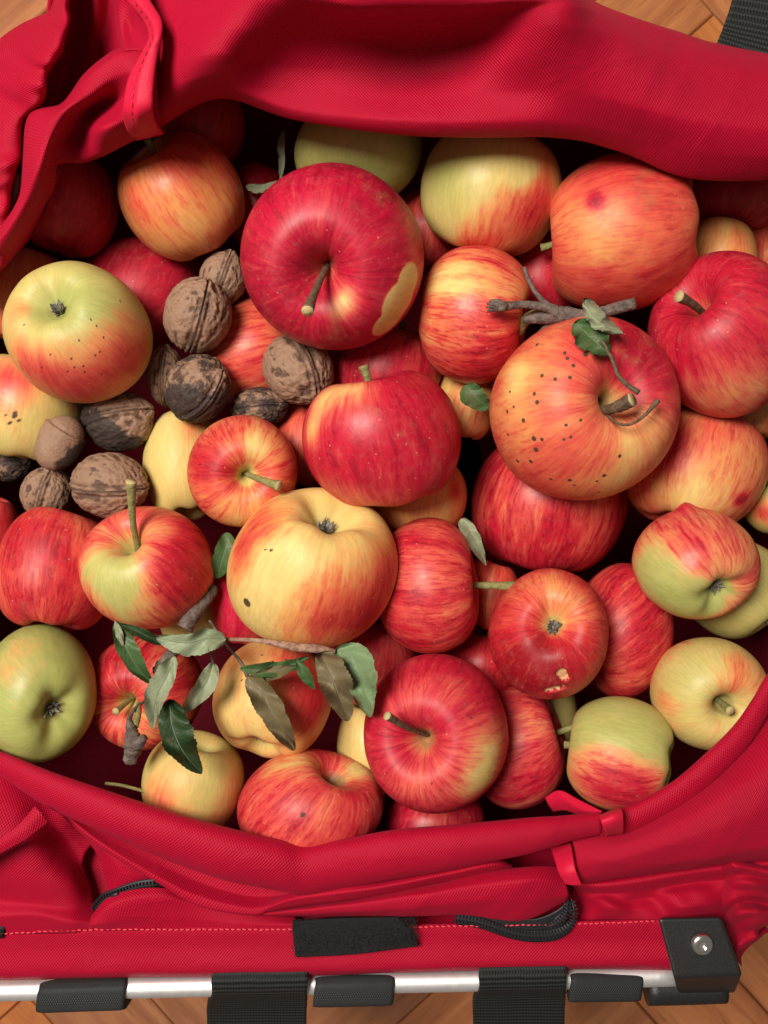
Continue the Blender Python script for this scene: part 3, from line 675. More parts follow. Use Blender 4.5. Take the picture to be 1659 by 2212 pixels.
zipper([[(985,1984,.9),(1040,1994,.95),(1100,2014,1.0),(1150,2022,1.0),(1200,2018,1.0),(1232,1998,1.05),(1240,1972,1.1),(1234,1948,.9)]], 1, w=12)
zipper([[(1060,1988,.7),(1110,2002,.8),(1160,2006,.85),(1198,1996,.95),(1222,1974,1.05),(1226,1950,1.0)]], 1, w=16)
zipper([[(200,1968,-.1),(222,1944,.2),(250,1932,.4),(290,1918,.5),(330,1912,.5),(352,1912,.3)]], 1, w=14)
tube('zip_pull', [(228,1962,.5),(232,1944,.9),(244,1934,1.2),(256,1930,1.2)], 0.0008, 'plastic', bag, 10)

# ribbons: strap loop left, tape right, bow over the roll
loft('tape_loop', [[(-60,1846,3.0),(0,1812,3.1),(40,1782,3.0),(76,1742,2.6)], [(-60,1862,3.1),(0,1826,3.2),(48,1796,3.1),(90,1756,2.7)], [(-60,1882,3.0),(0,1844,3.1),(56,1812,3.0),(105,1776,2.5)]], 50, 14, 'fabric', crease=0.0001, th=0.0012)
loft('tape_loop', [[(1190,1832,0.8),(1200,1860,1.6),(1208,1885,2.0),(1222,1908,2.0)], [(1212,1828,1.0),(1220,1856,1.9),(1226,1884,2.3),(1238,1911,2.2)], [(1234,1822,1.2),(1238,1850,2.0),(1244,1880,2.4),(1256,1910,2.3)]], 40, 14, 'ribbon', crease=0.0001, th=0.0010)
loft('tape_loop', [[(1292,1764,1.6),(1296,1768,3.1),(1302,1784,3.3),(1308,1800,2.6),(1306,1806,1.0)], [(1316,1754,1.7),(1322,1758,3.2),(1326,1776,3.4),(1328,1796,2.6),(1326,1802,1.0)], [(1340,1746,1.6),(1344,1752,3.0),(1346,1772,3.2),(1346,1795,2.5),(1344,1800,1.0)]], 40, 14, 'ribbon', crease=0.0001, th=0.0010)
loft('tape_loop', [[(1178,1722,-1.2),(1210,1708,-0.6),(1250,1728,0.3),(1300,1752,1.6)], [(1186,1738,-1.1),(1215,1728,-0.3),(1252,1745,0.6),(1296,1760,1.6)], [(1196,1752,-1.3),(1222,1750,-0.5),(1256,1762,0.3),(1292,1768,1.4)]], 40, 14, 'ribbon', crease=0.0001, th=0.0010)

# corner bracket
def bev_box(name, top, bot, mat, parent, bev=0.0016):
    V = [tuple(P(*p)) for p in top] + [tuple(P(*p)) for p in bot]
    o = mesh_obj(name, V, [(0, 1, 2, 3), (7, 6, 5, 4), (0, 4, 5, 1), (1, 5, 6, 2), (2, 6, 7, 3), (3, 7, 4, 0)], M[mat], parent, smooth_=False)
    md = o.modifiers.new('bevel', 'BEVEL'); md.width = bev; md.segments = 3; return o
br = bev_box('corner_bracket', [(1421,1983,1.5),(1456,2114,1.9),(1606,2106,1.9),(1558,1980,1.5)], [(1428,1985,-.4),(1465,2148,-.4),(1590,2146,-.4),(1562,1985,-.4)], 'plastic', bag)
tube('bracket_socket', [(1396,2136,-.9),(1480,2134,-.9),(1562,2131,-.9)], 0.0072, 'plastic', bag, 24, 10)
c0 = np.array(P(1517, 2041, 1.78)); V = []; prof = [(0.0050, -0.0006), (0.0048, 0.0004), (0.0040, 0.0011), (0.0026, 0.0015), (0.0016, 0.0014), (0.0012, 0.0004), (0.0, 0.0002)]
for r_, z_ in prof:
    for k in range(32): a = 2 * math.pi * k / 32; V.append(c0 + np.array([r_ * math.cos(a), r_ * math.sin(a), z_]))
mesh_obj('rivet', V, grid_faces(32, len(prof), True), M['steel'], br)

# ------------------------------------------------------------------ apples
prof = np.array([(0.0,0.34),(0.05,0.38),(0.11,0.50),(0.19,0.66),(0.31,0.79),(0.46,0.845),(0.62,0.80),(0.80,0.64),(0.94,0.38),(1.0,0.06),(0.975,-0.26),(0.88,-0.54),(0.72,-0.76),(0.54,-0.87),(0.39,-0.87),(0.27,-0.80),(0.17,-0.71),(0.09,-0.645),(0.0,-0.63)])
def solve_R(rpx, z): return (CAM_H - z) * math.sin(math.atan(rpx / FPX))
GR = 'ripe apples heaped in the bag'
APPLES = []
def A(cx, cy, rx, ry, pole=None, kind='s', tip=None, th=0.5, b=0.6, g=0.0, c=0.3, s=0.5, z=None, paint=(), label='', hi=1, stemr=0.0013, sm='stem_g', cav=(-0.45, 0.6), ang=None, zmax=-1.2, rel=1.0, lump=0.034, nostem=False, squash=1.0, bend=0.25):
    APPLES.append(dict(locals()))
exec_list = []
# pole = where the stem (s) or calyx (c) dimple shows; b blush, g green, c crimson, s streakiness; paint = (channel, x, y, radius, amount)
# ---- top layer
A(720,560,197,197,(705,632),'s',(664,672),1.05,b=1.05,c=0.95,s=0.42,z=0.6,hi=2,paint=[('p',886,612,40,-1.0),('p',866,652,52,-1.0),('p',840,698,44,-1.0),('b',895,540,40,-.4),('b',745,650,34,-0.8),('b',720,680,26,-.45),('b',650,480,90,-.2),('b',880,470,50,-0.25)],sm='stem_b',stemr=0.0017,cav=(-0.35,0.5),label='largest crimson apple with thick stub stem and a pale yellow patch on its right side')
A(1258,885,199,197,(1290,880),'s',None,b=0.66,c=0.35,s=0.32,z=0.6,hi=2,paint=[('b',1110,820,50,-.5),('b',1385,950,70,-.28),('b',1320,1050,80,-.25),('b',1410,790,75,.5),('b',1340,740,70,.35),('c',1400,800,120,.5)]+[('d',x,y,r,1.3) for x,y,r in ((1130,907,6),(1154,947,7),(1158,972,7),(1148,998,6),(1155,852,5),(1160,870,6),(1172,812,5),(1095,888,5),(1190,1035,5),(1232,1038,6),(1305,1028,6),(1338,985,5),(1118,995,6),(1170,950,5),(1102,845,4),(1200,820,5),(1232,815,5),(1240,790,5),(1225,775,5),(1220,762,5),(1264,765,7),(1098,940,4),(1240,1048,4),(1290,1040,4),(1160,745,5),(1218,950,4),(1234,945,4),(1222,918,4),(1255,908,4),(1110,880,4),(1295,1063,4))],cav=(-0.35,0.75),label='large orange-red apple peppered with small dark spots, woody spur and tendril at its stem')
A(675,1225,186,173,(718,1112),'c',b=-0.08,g=0.05,c=0.1,s=0.42,z=0.2,hi=2,paint=[('b',740,1340,110,.62),('b',560,1130,70,.45),('b',520,1190,50,.45),('b',840,1230,60,.5),('b',640,1390,60,.55),('b',800,1330,70,.35),('d',531,1302,13,1.3),('d',585,1190,7,.9),('d',574,1188,5,.8),('b',600,1225,60,-.3)],cav=(-.3,.7),label='large yellow apple with an orange flush and a round brown rot spot at lower left')
A(825,948,172,148,(800,828),'s',(785,790),0.9,b=0.95,c=0.75,s=0.40,z=0.1,hi=2,paint=[('b',700,860,60,-.7),('b',770,838,50,-.6),('b',672,930,36,-.5),('b',850,1082,70,-.75),('b',760,1070,70,-.4),('c',850,1040,70,.3)],stemr=0.0016,label='crimson apple with orange shoulder and upright stem, in the middle of the heap',cav=(-.4,.5))
A(173,720,151,149,(150,680),'c',b=0.18,g=0.35,c=0.25,s=0.22,z=-0.6,hi=2,paint=[('g',170,650,100,.6),('b',150,640,110,-.35),('b',170,840,110,.62),('c',200,820,120,.4),('b',280,760,70,.5),('b',70,790,60,.35),('b',45,660,40,.3),('b',270,650,40,.25)]+[('d',x,y,3.4,.9) for x,y in ((92,795),(185,805),(178,790),(215,762),(108,768),(146,800),(158,793),(170,735),(205,768),(210,705),(198,690),(220,806),(52,700),(262,650),(222,730),(155,775))],cav=(-.1,.25),label='apple with pale green top and red lower side, grey calyx facing up')
A(1560,725,156,178,(1468,668),'s',(1466,640),0.9,b=0.82,c=0.75,s=0.45,z=0.0,paint=[('b',1600,840,120,-.25),('b',1560,880,90,-.2),('b',1440,690,40,.1),('b',1500,700,60,.2)],cav=(-.3,.5),sm='stem_b',stemr=0.0018,label='crimson apple at right edge with blunt stem stub on its upper left')
A(942,1580,157,168,(900,1572),'s',(836,1546),0.8,b=0.95,c=0.8,s=0.45,z=-0.2,hi=2,paint=[('b',1055,1640,70,-.6),('b',900,1700,60,-.2),('b',1030,1700,60,-.4),('b',930,1480,60,-.15),('d',1017,1553,5,1),('d',934,1694,4,1),('d',952,1706,4,.8)],sm='stem_b',stemr=0.0013,cav=(-.5,.7),label='bright crimson apple with short brown stem, near the lower rim')
A(1183,1368,127,141,(1175,1335),'c',b=0.58,c=0.35,s=0.42,z=-0.4,hi=2,paint=[('b',1175,1270,70,-.35),('b',1240,1310,50,-.25),('b',1120,1440,80,.5),('b',1200,1460,80,.4),('f',1214,1456,13,1),('f',1219,1466,12,1),('f',1186,1492,11,1),('f',1200,1490,12,1),('f',1214,1486,10,1)],cav=(-.15,.6),label='orange-red apple with deep calyx and two small bitten marks at its lower edge')
A(1500,1217,130,120,(1526,1270),'c',b=0.60,g=0.45,c=0.7,s=0.6,z=-0.3,paint=[('g',1440,1270,90,.5),('b',1440,1280,80,-.6),('b',1530,1290,60,-.5),('g',1540,1300,60,.5),('b',1400,1210,50,-.3),('b',1520,1160,60,.2),('n',1482,1100,20,1),('b',1482,1100,30,.4)],cav=(-.2,.5),rel=1.0,label='small half red half olive-green apple with calyx to lower right and a nub on top')
A(320,1226,141,133,(297,1168),'s',(283,1040),1.1,b=0.45,g=0.35,c=0.55,s=0.52,z=-0.5,hi=2,paint=[('b',240,1240,75,-.85),('g',230,1260,90,.5),('b',310,1330,60,-.3),('b',400,1200,80,.6),('b',390,1280,60,.3),('g',350,1150,50,.3),('b',350,1145,36,-.35)],stemr=0.0016,cav=(-.35,.3),label='red and lime-green apple with a long upright green stem, left of centre')
A(1060,415,152,140,None,'s',None,ang=(0.15,0.9,0.3),b=0.15,g=0.25,c=0.3,s=0.42,z=-1.5,hi=2,paint=[('g',960,380,70,.6),('b',1100,500,90,.5),('b',1160,440,60,.5),('b',1180,330,60,.7),('b',1060,310,80,.4),('b',1040,540,60,.35),('b',1130,370,30,-.5),('b',1000,400,70,-.25)],label='pale yellow-green apple with red streaks below, just under the back panel')
A(1343,505,163,165,(1488,490),'c',b=0.38,c=0.3,s=0.35,z=-0.6,paint=[('b',1320,500,80,-.2),('b',1380,380,120,.35),('b',1290,435,16,.9),('b',1300,620,90,.2),('b',1440,580,60,.2),('c',1288,435,20,.8)],cav=(.1,.4),rel=1.0,label='big orange apple with small pink blotch and calyx turned to the right')
A(1025,682,122,147,(1128,700),'s',None,b=0.46,c=0.4,s=1.0,z=-1.2,hi=2,paint=[('b',960,610,60,-.5),('b',1000,570,50,-.2),('b',1060,780,80,.35)],cav=(-.2,.6),label='red-and-yellow striped apple with its stem hollow facing right, beside the spotted one')
A(525,1018,119,121,(548,1030),'s',(602,1050),0.75,b=0.62,c=0.35,s=0.62,z=-1.0,hi=2,paint=[('b',560,960,46,-.5),('b',520,1120,60,-.25),('b',450,1000,60,.25)],cav=(-.65,.6),stemr=0.0016,label='small streaked red apple with deep stem hollow, left of the yellow apple')
A(925,1264,113,147,(1032,1258),'s',(1112,1266),0.2,b=0.58,c=0.55,s=0.85,z=-1.5,hi=2,paint=[('b',900,1200,60,-.1)],cav=(-.3,.3),stemr=0.0017,label='rosy striped apple lying on its side with pale green stem pointing right')
A(393,425,134,134,(342,352),'s',(318,300),0.9,b=0.42,c=0.15,s=0.35,z=-1.6,hi=2,paint=[('b',370,330,60,.35),('b',450,330,70,.3),('b',290,430,50,.2),('b',400,520,80,-.1)],stemr=0.0012,cav=(-.1,.6),label='orange-yellow apple with thin stem, at upper left beneath the flap')  # blush deepened: shade beneath the flap is partly painted into the skin colour
A(670,1745,158,120,(740,1660),'s',None,nostem=True,b=0.70,c=0.6,s=0.7,z=-0.9,hi=2,paint=[('b',600,1650,60,-.3),('b',660,1640,50,-.3),('d',655,1760,7,1.2),('u',760,1660,50,.5),('b',770,1660,40,-.6)],cav=(-.4,.9),label='red apple with one dark dot, tucked under the lower rim')
A(1340,1627,119,121,(1428,1637),'c',b=0.06,g=0.8,c=0.7,s=0.55,z=-0.7,hi=2,paint=[('b',1310,1700,90,.75),('b',1380,1720,60,.5),('b',1330,1540,70,-.5),('b',1425,1640,40,-.4),('b',1270,1640,50,-.1)],cav=(-.2,.4),label='lime-green apple with pink lower half, beside the piped rim at lower right')
A(1530,1496,121,119,(1536,1508),'s',(1578,1536),0.6,b=0.06,g=0.3,c=0.3,s=0.45,z=-0.9,paint=[('b',1590,1450,60,.22),('b',1440,1520,40,.2),('g',1490,1460,50,.3),('u',1560,1560,60,.35),('u',1470,1550,50,.3),('b',1490,1450,50,-.3)],cav=(-.3,.9),stemr=0.0015,label='yellowish-olive apple with stem facing up, at lower right rim')
A(418,1693,108,108,None,'s',None,nostem=True,ang=(0.3,0.9,0.1),b=-0.1,g=0.42,c=0.3,s=0.22,z=-1.6,paint=[('b',340,1740,50,.4),('b',440,1780,70,.2)],label='pale cream-yellow apple below the leaves at the lower rim')
# ---- second layer
A(1185,1088,168,147,None,'s',None,ang=(0.1,0.75,0.15),b=0.68,c=0.55,s=0.75,hi=2,paint=[('b',1090,1060,60,-.1),('b',1280,1200,80,.1)],zmax=-3,label='glossy red apple directly below the spotted orange one')
A(125,1232,125,138,(118,1345),'c',b=0.62,c=0.4,s=0.7,paint=[('b',180,1150,80,-.12),('b',60,1160,60,.3)],zmax=-1.8,label='orange-red apple at left, behind the one with the long stem')
A(85,1496,119,147,(150,1524),'c',b=-0.1,g=1.0,c=0.3,s=0.15,zmax=-1.2,paint=[('b',60,1400,90,.25),('b',20,1480,60,.12),('u',150,1524,50,.3)],hi=2,label='large dull green apple at left edge near the lower rim')
A(315,1492,124,122,(300,1502),'s',None,b=0.35,c=0.4,s=0.95,zmax=-2.2,hi=2,paint=[('b',250,1420,70,.35),('b',300,1560,70,-.3),('b',400,1500,60,-.1)],cav=(-.5,.6),label='red and cream striped apple under the leafy twig')
A(590,1508,128,130,(572,1592),'c',b=0.15,g=0.0,c=0.3,s=0.28,zmax=-2.0,hi=2,paint=[('b',680,1520,70,.6),('b',640,1440,60,.4),('b',530,1420,40,.2),('u',560,1580,50,.35)]+[('d',x,y,3.2,.9) for x,y in ((566,1415),(590,1430),(555,1450),(620,1425),(640,1410),(522,1470))],label='yellow apple with red right cheek behind the brown leaf')
A(1345,1362,104,146,(1258,1432),'s',(1312,1438),0.3,stemr=.0022,sm='bark',b=0.62,c=0.55,s=0.9,zmax=-2.0,hi=2,label='red striped apple right of the one with bite marks')
A(1120,1612,104,132,(1212,1566),'s',(1273,1557),0.25,stemr=.0015,b=0.7,c=0.7,s=0.75,zmax=-2.2,paint=[('b',1150,1560,40,-.3)],label='deep red apple wedged behind the bright crimson one')
A(1500,1012,150,134,None,'s',None,ang=(0.3,0.9,-0.1),b=0.45,c=0.35,s=0.48,zmax=-2.2,hi=2,paint=[('b',1420,960,70,.5),('b',1560,930,60,.45),('b',1480,1070,90,-.35),('b',1600,1080,14,.9)],label='orange apple with red smear, below the crimson apple at right edge')
A(1590,1272,112,108,None,'c',None,ang=(0.5,-0.5,0.3),b=0.05,g=0.5,c=0.4,s=0.4,zmax=-2.4,paint=[('b',1640,1180,50,.4),('b',1560,1350,60,-.3)],label='yellow-green apple half hidden behind the olive-and-red one at right')
A(775,326,139,106,None,'s',None,ang=(-0.2,-0.7,0.2),b=-0.5,g=0.85,c=0.2,s=0.15,zmax=-2.0,label='plain green apple partly under the back panel')
A(800,1618,72,95,None,'s',None,ang=(0.0,0.9,0.0),b=-0.05,g=0.15,c=0.2,s=0.25,zmax=-3.0,label='plain yellow apple peeking out left of the bright crimson one')
A(60,882,120,116,None,'s',None,nostem=True,ang=(0.1,0.8,0.0),b=0.0,g=0.3,c=0.4,s=0.25,zmax=-3.0,paint=[('b',10,820,60,.6),('d',28,900,7,1.2),('d',22,910,5,1),('d',33,888,4,1),('d',36,908,4,.9),('d',15,897,4,.7)],label='dull yellow-red apple with a dark star-shaped crack at left edge')
A(310,640,130,118,None,'s',None,ang=(0.3,0.8,-0.2),b=0.92,c=0.75,s=0.35,zmax=-3.0,hi=2,label='dark crimson apple behind the walnuts at left')
A(545,762,105,118,None,'s',None,ang=(0.8,0.2,0.1),b=0.55,c=0.35,s=0.5,zmax=-3.4,hi=2,label='salmon-orange striped apple among the walnuts')
A(838,800,118,100,None,'s',None,ang=(0.3,0.9,0.1),b=0.72,c=0.75,s=0.5,zmax=-3.4,label='pinkish striped apple behind the middle crimson apple')
A(918,500,82,92,None,'s',None,ang=(0.1,0.9,0.1),b=0.62,c=0.4,s=0.6,zmax=-3.6,label='striped red apple peeking out right of the largest apple')
A(400,1008,88,118,None,'s',None,ang=(-0.1,0.85,-0.2),b=-0.1,g=0.15,c=0.1,s=0.2,zmax=-2.6,paint=[('b',420,920,40,.4),('b',440,1100,50,.35)],label='pale yellow apple behind the small streaked one')
A(905,1075,104,95,None,'s',None,ang=(0.1,0.8,-0.2),b=0.22,c=0.1,s=0.25,zmax=-4,paint=[('b',985,1060,20,.5)],label='orange-yellow apple low behind the middle crimson apple')
A(530,1300,72,92,None,'s',None,ang=(0.2,0.9,0.1),b=1.0,c=0.95,s=0.35,zmax=-3,label='deep pink apple peeking out left below the yellow one')
A(1548,570,78,95,None,'s',None,nostem=True,ang=(0.2,0.9,0.0),b=0.42,c=0.1,s=0.35,zmax=-3.5,label='small orange apple between the big orange and the right crimson apple')
A(1595,430,125,68,None,'s',None,ang=(0.2,0.9,0.0),b=0.85,c=0.6,s=0.35,zmax=-3.2,label='dark red apple in the shade under the back panel at far right')
A(1668,545,60,60,None,'s',None,ang=(0.2,0.9,0.0),b=0.6,c=0.3,s=0.35,zmax=-3.2,label='orange-red apple cut by the right edge of the picture, upper corner')
A(1668,1078,66,76,None,'s',None,ang=(-0.5,0.5,0.4),b=0.0,g=0.85,c=0.3,s=0.3,zmax=-3.4,paint=[('b',1650,1110,30,.6)],label='green apple cut by the right edge, level with the red apple below the spotted one')
A(1640,900,80,46,None,'s',None,ang=(0.2,0.9,0.0),b=0.35,c=0.3,s=0.45,zmax=-4.5,label='orange apple sliver below the crimson apple at right edge')
A(145,440,108,112,None,'s',None,ang=(0.2,0.9,0.0),b=0.95,c=0.6,s=0.35,zmax=-2.4,label='dark red apple in the shade of the flap at upper left')
A(430,275,100,85,None,'s',None,ang=(0.2,0.9,0.0),b=0.8,c=0.4,s=0.3,zmax=-3.4,label='shaded brownish-red apple under the fold at top')
A(45,640,105,105,None,'s',None,ang=(0.2,0.9,0.0),b=0.35,g=0.2,c=0.3,s=0.25,zmax=-3.6,label='dim olive-brown apple behind the green-topped one at left')
A(940,1775,105,72,None,'s',None,ang=(0.2,0.9,0.0),b=0.85,c=0.75,s=0.5,zmax=-3.2,label='rosy apple mostly hidden by the lower rim')
A(1062,1285,60,80,None,'s',None,ang=(0.2,0.9,0.0),b=0.6,c=0.25,s=0.4,zmax=-4.5,label='orange-red apple deep between rosy and bitten apples')
A(1170,600,85,95,None,'s',None,ang=(0.2,0.9,0.0),b=0.9,c=0.6,s=0.4,zmax=-5,label='dark red apple deep in the gap above the twig')
A(800,1430,100,95,None,'s',None,ang=(0.2,0.9,0.0),b=0.95,c=0.7,s=0.4,zmax=-4.5,label='dark crimson apple in the gap below the yellow one')
A(1040,1440,90,85,None,'s',None,ang=(0.2,0.9,0.0),b=0.85,c=0.4,s=0.4,zmax=-5,label='dark red apple deep left of the bitten one')
A(655,965,70,88,None,'s',None,ang=(0.2,0.9,0.0),b=0.5,c=0.25,s=0.35,zmax=-4.5,label='brownish-orange apple deep left of the middle crimson apple')
A(1010,870,66,80,None,'s',None,ang=(0.2,0.9,0.0),b=0.25,c=0.3,s=0.5,zmax=-4,label='creamy striped apple behind the green leaf scrap in the middle')
A(430,1330,85,75,None,'s',None,ang=(0.2,0.9,0.0),b=0.1,g=0.5,c=0.3,s=0.3,zmax=-4.5,label='dull green apple deep behind the leafy twig')
A(1195,1545,50,90,None,'s',None,ang=(0.2,0.9,0.0),b=0.05,g=0.4,c=0.3,s=0.3,zmax=-4.5,label='yellowish apple sliver behind the deep red wedged one')
A(560,450,70,90,None,'s',None,ang=(0.2,0.9,0.0),b=0.95,c=0.8,s=0.3,zmax=-5,label='dark red apple in the gap left of the largest apple')
A(-15,1140,50,70,None,'s',None,ang=(0.2,0.9,0.0),b=0.7,c=0.5,s=0.3,zmax=-4,label='red apple sliver at left edge below the small walnut')
A(1100,880,70,70,None,'s',None,ang=(0.2,0.9,0.0),b=0.8,c=0.4,s=0.3,zmax=-7,label='dark red apple deep beneath the large spotted one')

# walnuts: (x, y, rx, ry, axis angle deg, stain, zmax, label)
NUTS = [
 (427,682,75,80,62,0.0,-1.0,(0.35,0.5),'tan walnut with an open split along its seam, topmost of the walnuts'),
 (644,797,78,78,-60,0.0,-1.6,(0.45,-0.75),'tan walnut right of the others, touching the largest apple'),
 (427,840,74,74,-50,0.62,-1.4,(0.5,.2),'blackened walnut with flaking husk, below the split one'),
 (237,1048,88,72,10,0.0,-1.8,(0.8,-.1),'brown walnut lying flat beside the long-stemmed apple'),
 (482,602,52,58,30,0.05,-2.2,(0.3,.6),'smaller tan walnut tucked behind the split one'),
 (256,910,85,66,-20,0.55,-2.4,(0.8,.2),'walnut half wrapped in its shrivelled black husk'),
 (560,880,66,44,10,0.60,-2.6,(0.8,.1),'small dark walnut below the rightmost walnut'),
 (358,812,40,66,80,0.30,-3.2,(0.1,.8),'shaded walnut hidden behind the blackened one'),
 (102,1064,56,58,30,0.30,-3.4,(0.3,.8),'dim brown walnut left of the flat-lying one'),
 (25,1000,50,42,0,0.62,-5.0,(0.8,.2),'nearly black walnut in the shade at left edge'),
]
placed = []   # (x,y,z,R)
def find_z(cx, cy, rpx, zmax, zmin=-0.17, k=0.90):
    z = zmax / 100
    while z > zmin:
        Rr = solve_R(rpx, z); p = P(cx, cy, z * 100)
        if all((p.x - q[0])**2 + (p.y - q[1])**2 + (z - q[2])**2 >= (k * (Rr + q[3]))**2 for q in placed): break
        z -= 0.0015
    return z

def frame_from_axis(ax):
    ax = np.array(ax, float); ax /= np.linalg.norm(ax)
    t = np.array([1, 0, 0]) if abs(ax[0]) < 0.8 else np.array([0, 1, 0])
    u = np.cross(t, ax); u /= np.linalg.norm(u); v = np.cross(ax, u); return u, v, ax

def build_apple(d, idx):
    cx, cy, rx, ry = d['cx'], d['cy'], d['rx'], d['ry']; rm = math.sqrt(rx * ry)
    z = d['z'] / 100 if d['z'] is not None else find_z(cx, cy, rm, d['zmax'])
    c = np.array(P(cx, cy, z * 100)); Rx, Ry = solve_R(rx, z), solve_R(ry, z)
    placed.append((c[0], c[1], z, (Rx * Ry) ** 0.5))
    if d['pole'] is not None:
        ox, oy = (d['pole'][0] - cx) / (rx * 0.80), -(d['pole'][1] - cy) / (ry * 0.80); l = math.hypot(ox, oy)
        if l > 0.97: ox *= 0.97 / l; oy *= 0.97 / l; l = 0.97
        ax = np.array([ox, oy, math.sqrt(1 - min(l * l, .96))])
        if d['kind'] == 'c': ax = -ax
    else: ax = np.array(d['ang'], float)
    u, v, ax = frame_from_axis(ax)
    nphi, nth = (150, 110) if d['hi'] == 2 else (84, 60)
    if idx in (1, 7): nphi, nth = (400, 300) if idx == 1 else (260, 200)
    pr = catmull(prof, nth); rho, h = pr[:, 0], pr[:, 1]
    rho = np.maximum(rho, 0)
    if idx == 1: rho = np.where((np.arange(nth) < nth * .28), rho * (0.78 + 0.22 * smooth(0.1, .28, np.arange(nth) / nth)), rho)
    phi = np.linspace(0, 2 * math.pi, nphi, endpoint=False)
    rs = np.random.RandomState(100 + idx); ph0 = rs.uniform(0, 6.28)
    T, PH = np.meshgrid(np.linspace(0, 1, nth), phi, indexing='ij')
    rr = rho[:, None] * (1 + 0.022 * np.cos(5 * PH + ph0) * smooth(.45, .85, T) + 0.012 * np.cos(3 * PH + ph0) * smooth(.5, .1, T))
    hh = h[:, None] + 0.022 * np.cos(5 * PH + ph0) * smooth(.55, .8, T) * smooth(1, .85, T) + 0.03 * np.cos(PH + ph0 * 2) * smooth(.5, .2, T) + 0.02 * np.cos(2 * PH + ph0) * smooth(.4, .2, T)
    L = rr[..., None] * (np.cos(PH)[..., None] * u + np.sin(PH)[..., None] * v) + hh[..., None] * ax * d['squash']
    wv = Waves(idx * 7 + 1, 10, 1.2, 2.6); L = L * (1 + d['lump'] * wv(L)[..., None]); L = L.reshape(-1, 3)
    lo, hi_ = L.min(0), L.max(0); L = L - np.array([(lo[0] + hi_[0]) / 2, (lo[1] + hi_[1]) / 2, (lo[2] + hi_[2]) / 2])
    sc = np.array([2 * Rx / (hi_[0] - lo[0]), 2 * Ry / (hi_[1] - lo[1]), 0]); sc[2] = (Rx * Ry) ** .5 if False else (sc[0] * sc[1]) ** .5
    L = L * sc
    V = L + c
    # paint
    b = np.full(len(V), float(d['b'])); g = np.full(len(V), float(d['g'])); dk = np.zeros(len(V)); cr = np.full(len(V), float(d['c'])); st = np.full(len(V), float(d['s'])); ru = np.zeros(len(V)); nub = None; fl = np.zeros(len(V))
    t = T.ravel(); arcs = np.concatenate([[0], np.cumsum(np.linalg.norm(np.diff(pr, axis=0), axis=1))])
    sc_ = 1 - smooth(0.07, 0.27, rho)[:, None].repeat(nphi, 1).ravel(); top = t < .5
    cav = sc_ * top; cal = sc_ * (~top)
    b += cav * d['cav'][0] + cal * (-.35); cal2 = (1 - smooth(0.10, 0.42, rho)[:, None].repeat(nphi, 1).ravel()) * (~top); ru += cav * d['cav'][1] + cal * .45 + cal2 * .25; g += .35 * cal2 + .2 * cav; b -= .15 * cal2
    b += 0.16 * wv(L / rm * 400 * 1.0 + 3)
    depth = (CAM_H - V[:, 2]); px = V[:, 0] / depth * FPX + 829.5; py = -V[:, 1] / depth * FPX + 1106; front = L[:, 2] > -0.1 * Rx
    kpx = (CAM_H - z) / FPX
    for ch, x, y, r, amt in d['paint']:
        dd = (px - x)**2 + (py - y)**2 + (~front) * 1e9 - L[:, 2] * 0; i = int(np.argmin(dd)); q = V[i]
        dist = np.linalg.norm(V - q, axis=1) / kpx
        if ch == 'd': r *= .8; wgt = 1 - smooth(r * .25, r * 1.5, dist)
        elif ch in 'fp': wgt = 1 - smooth(r * .72, r * 1.12, dist)
        else: wgt = np.exp(-(dist / r) ** 2 * 1.1)
        if ch == 'b': b += amt * wgt
        elif ch == 'g': g += amt * wgt
        elif ch == 'c': cr += amt * wgt
        elif ch == 'u': ru += amt * wgt
        elif ch == 'd': dk = np.maximum(dk, amt * wgt)
        elif ch == 'p': b = np.minimum(b, d['b'] * 1.2 + (amt - d['b'] * 1.2) * wgt)
        elif ch == 'n': nub = wgt
        elif ch == 'f': fl = np.maximum(fl, wgt)
    if nub is not None: V = V + (L / np.linalg.norm(L, axis=1)[:, None]) * (nub * 0.0035)[:, None]
    if fl.any():
        nrm = L / np.linalg.norm(L, axis=1)[:, None]; V = V - nrm * (fl * 0.0022)[:, None]
    F = grid_faces(nphi, nth, True)
    F = [f[::-1] for f in F] if np.dot(np.cross(u, v), ax) > 0 else F
    root = empty('apple', c - np.array([0, 0, Rx * .85])); tag(root, d['label'], 'apple', GR)
    uvw = np.stack([np.cos(PH).ravel() * .5, np.sin(PH).ravel() * .5, t], 1)
    o = mesh_obj('skin', V, F, M['apple'], root, origin=c, attrs=dict(uvw=uvw, paint=np.stack([b, np.clip(g, 0, 1), dk], 1), paint2=np.stack([st, np.clip(cr, 0, 1), ru], 1)))
    if fl.any():
        o.data.materials.append(M['flesh']); fidx = fl > 0.5
        mi = np.zeros(len(o.data.polygons), int)
        for k, f in enumerate(F):
            if sum(fidx[i] for i in f) >= 3: mi[k] = 1
        o.data.polygons.foreach_set('material_index', mi)
    # stem
    pole = V[:nphi].mean(0); deepc = V[-nphi:].mean(0); axw = (pole - deepc); axw /= np.linalg.norm(axw)
    S = (Rx * Ry) ** .5
    if d['tip'] is not None:
        zt = pole[2] + S * d['th'] * max(0.25, axw[2]) if d['th'] > 0.25 else pole[2] + S * d['th']
        tipw = np.array(P(d['tip'][0], d['tip'][1], zt * 100)); mid = (pole + tipw) / 2 + axw * S * 0.06 + np.array([0.0, 0, 1]) * S * 0.03
    else:
        tipw = pole + axw * S * 0.62 + np.array([rs.uniform(-.1, .1), rs.uniform(-.1, .1), 0]) * S; mid = (pole + tipw) / 2 + np.array([rs.uniform(-.05, .05)] * 3) * S
    r0 = d['stemr']
